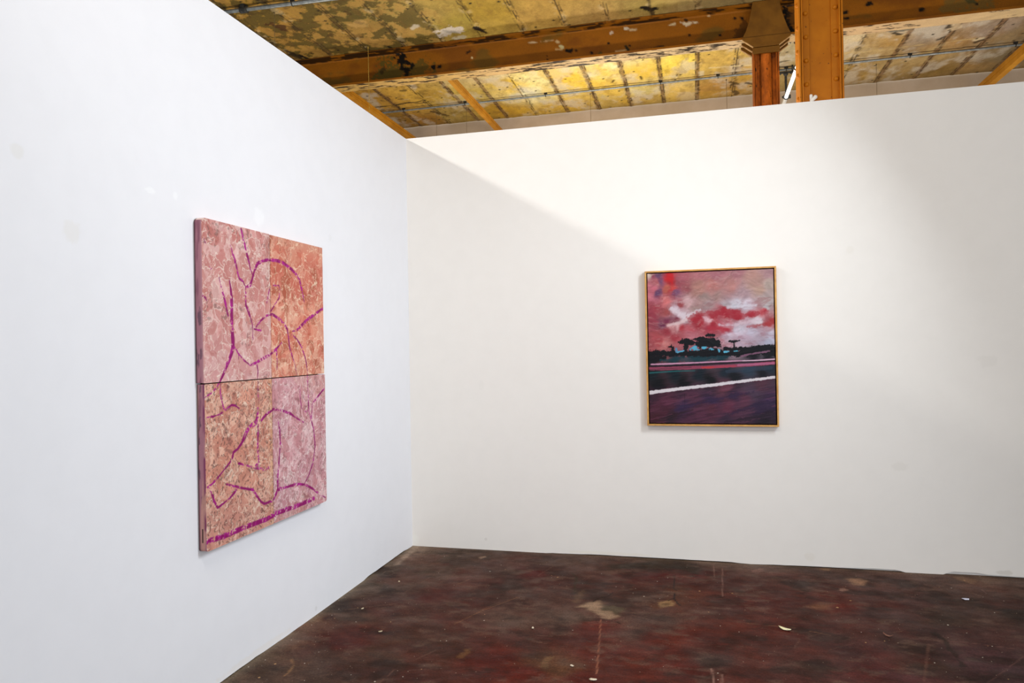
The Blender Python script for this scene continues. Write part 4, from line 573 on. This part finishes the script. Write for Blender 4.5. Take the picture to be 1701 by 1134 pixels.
# ------------------------------------------------------------------ FLUORESCENT TUBE LAMP behind the near column
tl = thing('tube_lamp', (3.08, 3.65, 4.197), 'white fluorescent tube hung from the conduit between the two orange columns', 'lamp')
k = NT('lit fluorescent glass'); k.base((250, 250, 246)); k.set(Roughness=.3, Emission_Strength=1.8); k.b.inputs['Emission Color'].default_value = (1, .98, .93, 1)
b = MB(); b.tube((3.08, 2.62, 4.197), (3.08, 3.69, 4.197), .019, 18); hold(tag(b.build('glass_tube', k.m), 'glowing white tube'), tl)
CAPW = simple('white plastic cap', (215, 214, 208), (230, 229, 224), 20, .4, 0)
for ya_, yb_ in ((3.69, 4.15), (2.4, 2.62)):
    b = MB(); b.tube((3.08, ya_, 4.197), (3.08, yb_, 4.197), .021, 16); hold(b.build('end_cap', CAPW), tl)
for yy in (3.65, 2.75):
    b = MB(); b.torus((3.08, yy, 4.197), (0, 1, 0), .0265, .007, 20, 8); b.box(3.036, 3.056, yy - .012, yy + .012, 4.188, 4.206); b.box(3.104, 3.128, yy - .014, yy + .014, 4.18, 4.216); hold(b.build('ring_clip', DARKM), tl)
    b = MB(); b.tube((3.08, yy, 4.222), (3.08, yy, 4.46), .012, 12, .014); b.dome((3.08, yy, 4.455), (0, -1, 0), .026, .02); b.dome((3.08, yy, 4.455), (0, 1, 0), .026, .02); hold(b.build('hanger_stem', DARKM), tl)
    b = MB(); b.box(3.0, 3.16, yy - .012, yy + .012, 4.462, 4.482); b.box(3.0, 3.016, yy - .012, yy + .012, 4.47, 4.556); b.box(3.144, 3.16, yy - .012, yy + .012, 4.47, 4.556); b.tube((3.008, yy, 4.475), (3.03, yy, 4.455), .012, 10); b.tube((3.152, yy, 4.475), (3.13, yy, 4.455), .012, 10); hold(b.build('hanger_clamp', DARKM, None, .002), tl)

# ------------------------------------------------------------------ HANGING WIRES
WIRE = simple('dull wire', (92, 76, 50), (112, 94, 64), 30, .6, 0)
WIREY = simple('yellowed wire', (150, 120, 50), (170, 138, 60), 30, .6, 0)
def wire(x, y, zl, label, m=WIRE, r=.0022):
    b = MB(); b.tube((x, y, 4.553), (x + .002, y, zl + .9), r, 6); b.tube((x + .002, y, zl + .9), (x, y, zl), r, 6); b.tube((x, y, 4.535), (x, y, 4.556), r * 3, 8)
    tag(b.build('hanging_wire', m), label, 'wire', 'thin wires hanging from the ceiling')
wire(-1.16, 1.86, 3.0, 'yellowish thin wire hanging in front of the beam near its left end', WIREY, .0026)
wire(-1.637, .9, 3.0, 'thin wire hanging close to the black pipe coupling, upper left', WIRE)
wire(-1.186, 3.95, 3.0, 'thin wire before the far wall, nearest the corner of the white walls')
wire(-.775, 3.95, 3.0, 'thin wire just left of the slim orange tie bar')
wire(.843, 3.9, 3.0, 'thin wire right of the slim orange tie bar, mid ceiling')
wire(2.451, 3.9, 3.0, 'thin wire hanging left of the rusty column')
wire(4.067, 3.9, 3.0, 'thin wire hanging right of the bright orange column')

# a stub of black cable on the ceiling beyond the beam, left
b = MB(); b.tube((-.99, 2.62, 4.553), (-.95, 2.6, 4.53), .014, 10, .02); b.tube((-.95, 2.6, 4.53), (-.86, 2.56, 4.525), .02, 10, .013); b.torus((-.86, 2.56, 4.525), (.3, 1, 0), .022, .008, 14, 6); b.box(-1.0, -.9, 2.58, 2.64, 4.54, 4.558)
tag(b.build('ceiling_hook', DARKM), 'small black iron hook on the ceiling left of the slim tie bar', 'hook')

# ------------------------------------------------------------------ FRAMED LANDSCAPE PAINTING (right wall)
X0, X1, Z0, Z1 = 1.7221, 2.5605, .9057, 1.9447
fp = thing('framed_painting', ((X0 + X1) / 2, 0, Z0), 'dusk landscape painting in slim golden wood frame on the right white wall', 'painting')
WOOD = NT('golden frame wood'); _v = WOOD.coords((1, 1, 1)); WOOD.base(WOOD.ramp(WOOD.noise(30, 6, _v), [(.3, (186, 130, 62)), (.7, (216, 164, 88))])); WOOD.set(Roughness=.42); WOOD.bump(WOOD.noise(120, 4, _v), .1, .0006)
fw_, gap = .0105, .0065; yF, yB = -.042, -.004
def rail(p0, p1, q0, q1):
    b = MB(); b.prism([p0, p1, q1, q0], 1, yF, yB); return hold(b.build('frame_rail', WOOD.m, None, .0008), fp)
e = .0002
rail((X0 + e, Z0), (X1 - e, Z0), (X0 + fw_, Z0 + fw_), (X1 - fw_, Z0 + fw_)); rail((X0 + e, Z1), (X1 - e, Z1), (X0 + fw_, Z1 - fw_), (X1 - fw_, Z1 - fw_))
rail((X0, Z0 + e), (X0, Z1 - e), (X0 + fw_, Z0 + fw_), (X0 + fw_, Z1 - fw_)); rail((X1, Z0 + e), (X1, Z1 - e), (X1 - fw_, Z0 + fw_), (X1 - fw_, Z1 - fw_))
b = MB(); b.box(X0 + fw_ * .9, X1 - fw_ * .9, -.012, -.003, Z0 + fw_ * .9, Z1 - fw_ * .9); hold(tag(b.build('backing_tray', simple('black tray', (10, 9, 10), (16, 15, 16), 30, .8, 0)), 'black recess'), fp)

def make_landscape():
    m = fw_ + gap; W, H = X1 - X0, Z1 - Z0; T = .02
    nu, nv = 370, 450
    U = np.concatenate([[m, m], np.linspace(m, W - m, nu), [W - m, W - m]]); V = np.concatenate([[m, m], np.linspace(m, H - m, nv), [H - m, H - m]])
    dU = np.concatenate([[T, T * .3], np.zeros(nu), [T * .3, T]]); dV = np.concatenate([[T, T * .3], np.zeros(nv), [T * .3, T]])
    gu, gv = np.meshgrid(U, V, indexing='ij'); u, v = gu.ravel(), gv.ravel()
    dd = np.maximum(*[q.ravel() for q in np.meshgrid(dU, dV, indexing='ij')])
    up = v < .52
    # brushwork direction: loose swirls in the sky, long diagonal sweeps on the ground
    ca, sa = math.cos(.2), math.sin(.2)
    a = u * ca - v * sa; bq = u * sa + v * ca
    sw = (fbm(u * 7, v * 9, 3, 5) - .5)
    wx = np.where(up, (fbm(u * 14, v * 18, 4, 3) - .5) * .06, (fbm(a * 5, bq * 26, 4, 3) - .5) * .09)
    wy = np.where(up, (fbm(u * 14, v * 18, 4, 9) - .5) * .045, (fbm(a * 5, bq * 26, 4, 9) - .5) * .03)
    c = shepard(u + wx, v + wy, PIC, 3.4)
    br = np.where(up, fbm((u + sw * .1) * 22, (v + u * .15 + sw * .12) * 60, 4, 21, .6), fbm(a * 12, bq * 95, 4, 21, .6))
    c *= (.72 + .56 * br)[:, None]
    # dry-brush flecks of lighter and redder paint in the sky
    f = fbm((u + sw * .1) * 30, (v + sw * .1) * 70, 4, 33, .6); c = mix(c, (220, 180, 175), sstep(.58, .74, f) * .16 * up)
    f = fbm((u + sw * .1) * 18, (v - sw * .1) * 40, 4, 43, .6); c = mix(c, (140, 34, 50), sstep(.52, .7, f) * .3 * (up & (v > .2) | (u < .2) & up))
    f = fbm(a * 9, bq * 60, 4, 53, .6); c = mix(c, (26, 16, 34), sstep(.55, .68, f) * .35 * (v > .78)); c = mix(c, (122, 66, 88), sstep(.6, .7, fbm(a * 10, bq * 70, 4, 63, .6)) * .3 * (v > .78))
    c = strokes(strokes(c, u, v, PICS[:11], .03, .0075, 81), u, v, PICS[11:], .016, .0022, 91) * (.92 - .03 * (v > .52))[:, None]
    k = painted('oil paint landscape', 500, .22, .45, .5, .0012, 90, .22)
    yy = np.where(dd > 0, -.031 + dd, -.031 - (br - .5) * .0012 * (dd == 0))
    o = tensor_mesh('canvas', np.stack([X0 + u, yy, Z1 - v], 1), len(U), len(V), c, k.m, flip=True)
    hold(o, fp)
make_landscape()

# ------------------------------------------------------------------ PINK FOUR-PANEL PAINTING (left wall)
YA, YE, PZ0, PZ1, PT = -2.367, -1.343, .6131, 2.0233, .0405
ym, zm = (SEAM['top'][0] + SEAM['mid'][0] + SEAM['bot'][0]) / 3, (SEAM['L'][1] + SEAM['R'][1] + SEAM['mid'][1]) / 3
pp = thing('panel_painting', (0, (YA + YE) / 2, PZ0), 'tall pink marbled four-panel painting with magenta line drawing on the left wall', 'painting')
PAL = {  # base, dark patch, deep patch, pale, vein
 'TL': ((200, 144, 138), (184, 118, 112), (172, 100, 92), (214, 176, 170), (226, 206, 194)),
 'TR': ((206, 132, 108), (190, 104, 84), (178, 80, 62), (218, 164, 140), (230, 200, 172)),
 'BL': ((206, 142, 120), (184, 120, 102), (144, 90, 82), (220, 176, 154), (224, 200, 180)),
 'BR': ((206, 154, 158), (184, 124, 128), (156, 96, 102), (218, 184, 184), (226, 204, 200))}
def slab(key, y0, y1, z0, z1, rad, label):
    base, dk, deep, pale, vein = PAL[key]
    ny, nz = max(40, int((y1 - y0) / .0025)), int((z1 - z0) / .0025); E = 16
    def ax(a, b, n): return np.concatenate([np.full(E, a), np.linspace(a, b, n), np.full(E, b)]), np.concatenate([np.linspace(PT - .002, .0, E), np.zeros(n), np.linspace(.0, PT - .002, E)])
    Ys, dy = ax(y0, y1, ny); Zs, dz = ax(z0, z1, nz)
    gy, gz = [q.ravel() for q in np.meshgrid(Ys, Zs, indexing='ij')]; d = np.maximum(*[q.ravel() for q in np.meshgrid(dy, dz, indexing='ij')])
    y, z = gy.copy(), gz.copy()
    for cy, cz, r in ((y0, z1, rad[0]), (y1, z1, rad[1]), (y0, z0, rad[2]), (y1, z0, rad[3])):   # rounded corners
        if r <= 0: continue
        oy, oz = cy + (r if cy == y0 else -r), cz + (r if cz == z0 else -r)
        k = ((y < oy) if cy == y0 else (y > oy)) & ((z < oz) if cz == z0 else (z > oz)); L = np.hypot(y[k] - oy, z[k] - oz) + 1e-9
        s = np.minimum(1, r / L); y[k] = oy + (y[k] - oy) * s; z[k] = oz + (z[k] - oz) * s
    sd = {'TL': 11, 'TR': 41, 'BL': 71, 'BR': 101}[key]
    wy = (fbm(y * 16, z * 16, 4, sd) - .5) * .07; wz = (fbm(y * 16, z * 16, 4, sd + 9) - .5) * .07
    Y, Z = y + wy, z + wz
    c = np.tile(lin(base), (len(y), 1)); v = 1 - (z - PZ0) / (PZ1 - PZ0)
    big = fbm(y * 6, z * 5, 4, sd + 3)
    c = mix(c, pale, sstep(.5, .68, fbm(Y * 9, Z * 8, 4, sd + 5)) * .65)
    c = mix(c, dk, sstep(.5, .58, fbm(Y * 22, Z * 20, 4, sd + 7)) * .75)
    d1, d2, idn = worley(Y * 26, Z * 22, sd); cell = sstep(.0, .12, d2 - d1)
    h_ = h2(np.floor(idn * 9973), np.floor(idn * 701), 3)
    c = mix(c, dk, (idn > .7) * .5); c = mix(c, pale, (idn < .3) * .55); c = mix(c, deep, (h_ > .93) * .45); c *= (.92 + .16 * h_)[:, None]
    if key == 'TL':
        c = mix(c, deep, sstep(.52, .62, fbm(Y * 9, Z * 9, 4, sd + 13)) * sstep(.3, .02, v) * .75); c = mix(c, (208, 164, 164), sstep(.28, .5, v) * .4)
        c = mix(c, (160, 122, 108), sstep(.4, .0, np.abs((y - ym) / .16)) * sstep(.25, .1, v) * .4)
    if key == 'TR':
        bandm = sstep(.03, .12, v + (fbm(y * 8, z * 8, 3, 3) - .5) * .1) * sstep(.24, .19, v + (fbm(y * 8, z * 8, 3, 13) - .5) * .08)
        c = mix(c, (184, 92, 76), bandm * .6); c = mix(c, (196, 146, 122), sstep(.06, .0, v) * .5)
        c = mix(c, (150, 72, 44), sstep(.62, .68, fbm(Y * 18, Z * 18, 4, sd + 15)) * .6)
    if key == 'BL':
        c = mix(c, (190, 136, 124), sstep(.75, .95, v) * .5); c = mix(c, (196, 150, 106), sstep(.05, .0, ym - y) * .5)
        c = mix(c, (168, 84, 60), sstep(.94, 1.0, v) * sstep(.5, .62, big) * .6)
    if key == 'BR':
        c = mix(c, (176, 122, 132), sstep(.5, .62, big) * sstep(.55, .65, v) * .5); c = mix(c, (186, 132, 112), sstep(.55, .65, fbm(y * 5 + 3, z * 5, 3, sd)) * .35)
    # stones of darker paint, pale crazed veins, fine pits
    if key in ('BL', 'BR'):
        e1, e2, en = worley(Y * 38 + 3, Z * 20, sd + 2); c = mix(c, deep, sstep(.44, .32, e1 * (1 + .6 * fbm(y * 70, z * 70, 2, 2))) * (en > .9) * .8)
        c = mix(c, (112, 70, 66), sstep(.64, .7, fbm(Y * 60, Z * 46, 3, sd + 22)) * (.6 if key == 'BL' else .4)); c = mix(c, dk, sstep(.58, .64, fbm(Y * 40, Z * 34, 3, sd + 24)) * .5)
    else:
        c = mix(c, deep, sstep(.62, .72, fbm(Y * 34, Z * 30, 4, sd + 17)) * .5)
    qy, qz = Y + (fbm(y * 40, z * 40, 2, sd + 91) - .5) * .03, Z + (fbm(y * 40, z * 40, 2, sd + 93) - .5) * .03
    m1 = sstep(.38, .56, fbm(y * 9, z * 9, 3, sd + 27)); m2 = sstep(.4, .58, fbm(y * 14 + 5, z * 14, 3, sd + 37))
    c = mix(c, vein, sstep(.09, .03, d2 - d1) * sstep(.42, .56, fbm(y * 24, z * 24, 2, sd + 29)) * .7)
    c = mix(c, vein, sstep(.02, .006, np.abs(fbm(qy * 26, qz * 22, 2, sd + 25) - .5)) * m1 * .8)
    c = mix(c, vein, sstep(.03, .01, np.abs(fbm(qy * 52, qz * 44, 2, sd + 35) - .5)) * m2 * .65)
    c = mix(c, dk, sstep(.02, .006, np.abs(fbm(qy * 30 + 9, qz * 26, 2, sd + 85) - .5)) * (1 - m1) * .55)
    if key in ('BL', 'BR'): c = mix(c, (88, 60, 54), sstep(.72, .76, fbm(y * 120, z * 100, 2, sd + 45)) * (.7 if key == 'BL' else .35))
    else: c = mix(c, (88, 70, 66), sstep(.62, .66, fbm(y * 90, z * 80, 2, sd + 45)) * (fbm(y * 12, z * 12, 2, sd + 46) > .7) * (.45 if key == 'TL' else .15))
    # the drawing: broken magenta brush lines dragged over the rough surface
    n0 = fbm(y * 120, z * 120, 3, sd + 51); n1 = fbm(y * 45, z * 45, 2, sd + 53) - .5; dash = fbm(y * 30, z * 30, 3, 57)
    M = np.zeros(len(y))
    for pts in STROKES:
        A = np.asarray(pts); k = (y > A[:, 0].min() - .03) & (y < A[:, 0].max() + .03) & (z > A[:, 1].min() - .03) & (z < A[:, 1].max() + .03)
        if not k.any(): continue
        ed = seg_dist(y[k], z[k], pts, .01) + n1[k] * .0035 + .0006
        M[k] = np.maximum(M[k], sstep(-.0012, .0018, ed))
    M *= (d < .004)
    full = np.clip(sstep(.385, .47, n0) + sstep(.48, .58, dash), 0, 1)
    tone = sstep(.4, .62, dash)[:, None]
    c = c * (1 - (M * full)[:, None]) + (lin((164, 16, 126))[None] * (1 - tone) + lin((134, 2, 92))[None] * tone) * (M * full)[:, None]
    # near side edge: smoother mauve, streaked with magenta and grime
    side = (d > .002) & (y < y0 + .004) & (key in ('TL', 'BL'))
    s = np.tile(lin((166, 112, 124)), (len(y), 1)); s = mix(s, (138, 86, 102), sstep(.45, .6, fbm(d * 60, z * 7, 4, sd + 61)))
    s = mix(s, (92, 66, 82), sstep(.64, .72, fbm(d * 50, z * 14, 4, sd + 63)) * .8)
    if key == 'BL':
        s = mix(s, (196, 144, 130), sstep(.4, .6, fbm(d * 40 + 4, z * 4, 3, 65)) * .8)
        s = mix(s, (112, 20, 82), sstep(.017, .004, d) * sstep(.36, .5, fbm(d * 30, z * 9, 3, 67)) * .9)
    else: s = mix(s, (196, 150, 150), sstep(.014, .0, d) * .5)
    c = np.clip(c * 1.08, 0, 1)
    c = np.where(side[:, None], s, c)
    rim = (d > PT * .8); c = mix(c, (60, 40, 42), rim * .7)  # back rim painted dark as a shadow line against the wall
    k = bpy.data.materials.get('marbled pink paint') or painted('marbled pink paint', 420, .22, .62, .5, .0015, 110, .25).m
    x = PT - d + 0.0005 + (fbm(y * 30, z * 30, 3, sd) - .5) * .0012 * (d < .001)
    o = tensor_mesh('painted_panel', np.stack([x, y, z], 1), len(Ys), len(Zs), c, k, flip=False)
    return hold(tag(o, label), pp)
g = .0026
slab('TL', YA, ym - g, zm + g, PZ1, (.022, .003, .004, .003), 'dusky pink upper panel')
slab('TR', ym + g, YE - .004, zm + g, PZ1 - .002, (.003, .004, .003, .006), 'terracotta upper panel')
sbl = slab('BL', YA + .004, ym - g, PZ0, zm - g, (.003, .003, .012, .003), 'peach lower panel with dark flecks')
slab('BR', ym + g, YE + .003, PZ0, zm - g, (.003, .003, .003, .014), 'mauve pink lower panel')
b = MB(); b.box(.0195, .0235, YA + .0032, YA + .02, SEAM['slot'][5], SEAM['slot'][2])
hold(tag(b.build('slot', simple('black slot', (6, 5, 6), (10, 9, 10), 20, .9, 0)), 'black slot in the side edge'), pp)
b = MB(); b.box(.001, .012, YA + .03, YE - .03, PZ0 + .03, PZ1 - .03); hold(b.build('mounting_board', simple('dark board', (30, 26, 24), (44, 38, 34), 20, .8, 0)), pp)  # board coloured dark to give the gaps between panels their shade

# ------------------------------------------------------------------ DEBRIS ON THE FLOOR
def chip(name, at, rx, ry, t, rot, mat, label, cat, curl=.0, seed=1, n=11, group=None):
    rg = random.Random(seed); rim = []
    for k in range(n):
        a = 2 * math.pi * k / n; r = rg.uniform(.78, 1.1); rim.append((rx * r * math.cos(a), ry * r * math.sin(a)))
    H = lambda x, y: .0025 + curl * ((x / rx) ** 2)
    vs = []
    for s in (1.0, .55):
        vs += [(x * s, y * s, H(x * s, y * s)) for x, y in rim]
    vs.append((0, 0, H(0, 0))); m = len(vs); vs += [(x, y, z + t) for x, y, z in vs]
    fs = []
    for o, f in ((0, -1), (m, 1)):
        for k in range(n):
            q = (o + k, o + (k + 1) % n, o + n + (k + 1) % n, o + n + k); tr = (o + n + k, o + n + (k + 1) % n, o + 2 * n)
            fs += [q[::f], tr[::f]]
    fs += [(k, m + k, m + (k + 1) % n, (k + 1) % n) for k in range(n)]
    b = MB(); b.add(vs, fs, True); o = b.build(name, mat); o.location = (at[0], at[1], .001); o.rotation_euler.z = rot
    return tag(o, label, cat, group)
CREAM = simple('cream paint flake', (228, 214, 160), (240, 232, 196), 60, .5, .2)
PAPER = simple('pale blue-grey paper', (196, 196, 216), (216, 216, 232), 30, .6, 0)
LEAF = simple('dry brown leaf', (110, 72, 58), (140, 96, 78), 60, .7, .2)
PLAST = simple('plaster crumb', (206, 190, 164), (226, 212, 190), 60, .8, .3)
PEBB = simple('beige crumb', (184, 164, 134), (202, 184, 156), 60, .8, .3)
chip('paint_flake', CHIP['chip'], .034, .014, .0025, -.55, CREAM, 'curled cream paint flake lying on the dark red floor right of centre', 'paint flake', .008, 4)
chip('paper_scrap', CHIP['scrap'], .02, .016, .001, .2, PAPER, 'tiny pale blue-white paper scrap on the floor near the right edge', 'paper scrap', .004, 5, 6)
chip('dry_leaf', CHIP['leaf'], .026, .009, .0015, -.7, LEAF, 'small curled brown leaf on the floor below the right wall', 'leaf', .012, 6)
for nm, pt, lab, mt, sd_ in (('p1', CHIP['p1'], 'pale plaster fragment on the grey worn floor near the centre', PLAST, 7), ('p2', CHIP['p2'], 'plaster fragment at the bottom edge beside a tape mark', PLAST, 8), ('p3', CHIP['p3'], 'largest plaster fragment at the bottom edge centre', PLAST, 9),
                        ('p4', CHIP['p4'], 'thin beige splinter on the floor left of centre', PEBB, 10), ('p5', CHIP['p5'], 'tiny beige crumb on dark floor near the left wall', PEBB, 11), ('p6', CHIP['p6'], 'flat pale fragment on the floor close to the corner', PEBB, 12)):
    o_ = chip('plaster_fragment', pt, .011 if nm != 'p3' else .019, .006 if nm != 'p3' else .009, .003, sd_ * .7, mt, lab, 'plaster fragment', .002, sd_, 9, 'plaster fragments on the floor')

# ------------------------------------------------------------------ CAMERA
cam = bpy.data.cameras.new('camera'); co = bpy.data.objects.new('camera', cam); col.objects.link(co)
R = Vector((0.96924972, 0.24547952, -0.0171692)); U = Vector((0.01807198, -0.00142531, 0.99983567)); B = Vector((0.24541471, -0.96940073, -0.00581778))
M = Matrix((R, U, B)).transposed().to_4x4(); M.translation = (2.0509, -5.0146, 1.4589); co.matrix_world = M
cam.sensor_width = 36; cam.sensor_fit = 'HORIZONTAL'; cam.lens = 25.567; cam.clip_start = .05
scene.camera = co

# ------------------------------------------------------------------ LIGHT
def area(name, loc, target, sx, sy, power, colr, spread=180):
    if not sx:
        l = bpy.data.lights.new(name, 'POINT'); l.energy = power; l.color = colr; l.shadow_soft_size = .06
        o = bpy.data.objects.new(name, l); o.location = loc; col.objects.link(o); return o
    l = bpy.data.lights.new(name, 'AREA'); l.shape = 'RECTANGLE'; l.size = sx; l.size_y = sy; l.energy = power; l.color = colr; l.spread = math.radians(spread)
    o = bpy.data.objects.new(name, l); o.location = loc; o.rotation_euler = (Vector(target) - Vector(loc)).to_track_quat('-Z', 'Y').to_euler(); col.objects.link(o); return o
LIGHTS = [  # name, location, target, size x, size y, watts, colour, spread
 # row of tubes over the neighbouring bay, behind the left wall: its light rakes over the wall top onto the right wall
 ('neighbour_bay_tubes', (-2.3, -2.6, 4.31), (0, -2.6, 3.0), 3.0, 0.15, 86, (1, 0.99, 0.96), 150),
 # lamp behind the right wall, and two unseen fills added for the ceiling
 ('bay_uplight', (0.9, 3.2, 3.55), (0.9, 3.21, 9), 0, 0, 22, (1, 0.93, 0.8), 180),
 ('bay_fill_wide', (2.2, 3.0, 2.4), (2.2, 3.01, 9), 7.5, 0.3, 88, (1, 0.94, 0.85), 180),
 ('bay_fill_front', (0.9, 0.75, 2.6), (0.9, 0.85, 9), 6.5, 0.2, 82, (1, 0.94, 0.85), 180),
 # unseen lamps added to brighten each wall, fading towards its outer end
 ('right_wall_fill', (1.4, -3.9, 4.1), (1.4, 0, .3), 1.4, .25, 30, (1, 0.978, 0.935), 135),
 ('left_wall_fill', (3.9, -2.0, 3.3), (0, -1.3, .5), .25, 1.4, 48.5, (0.85, 0.925, 1), 116),
 # daylight from windows behind and right of the camera
 ('window_daylight', (6.5, -8, 2.4), (0, -1.5, 1.0), 4, 3, 185, (0.82, 0.91, 1), 180),
]
for a in LIGHTS: area(*a)
wd = bpy.data.worlds.new('world'); scene.world = wd; wd.use_nodes = True
wd.node_tree.nodes['Background'].inputs[0].default_value = (.9, .95, 1, 1); wd.node_tree.nodes['Background'].inputs[1].default_value = .8
vs = scene.view_settings; vs.view_transform = 'Standard'; vs.look = 'None'; vs.gamma = 1; vs.exposure = 0; vs.use_curve_mapping = False
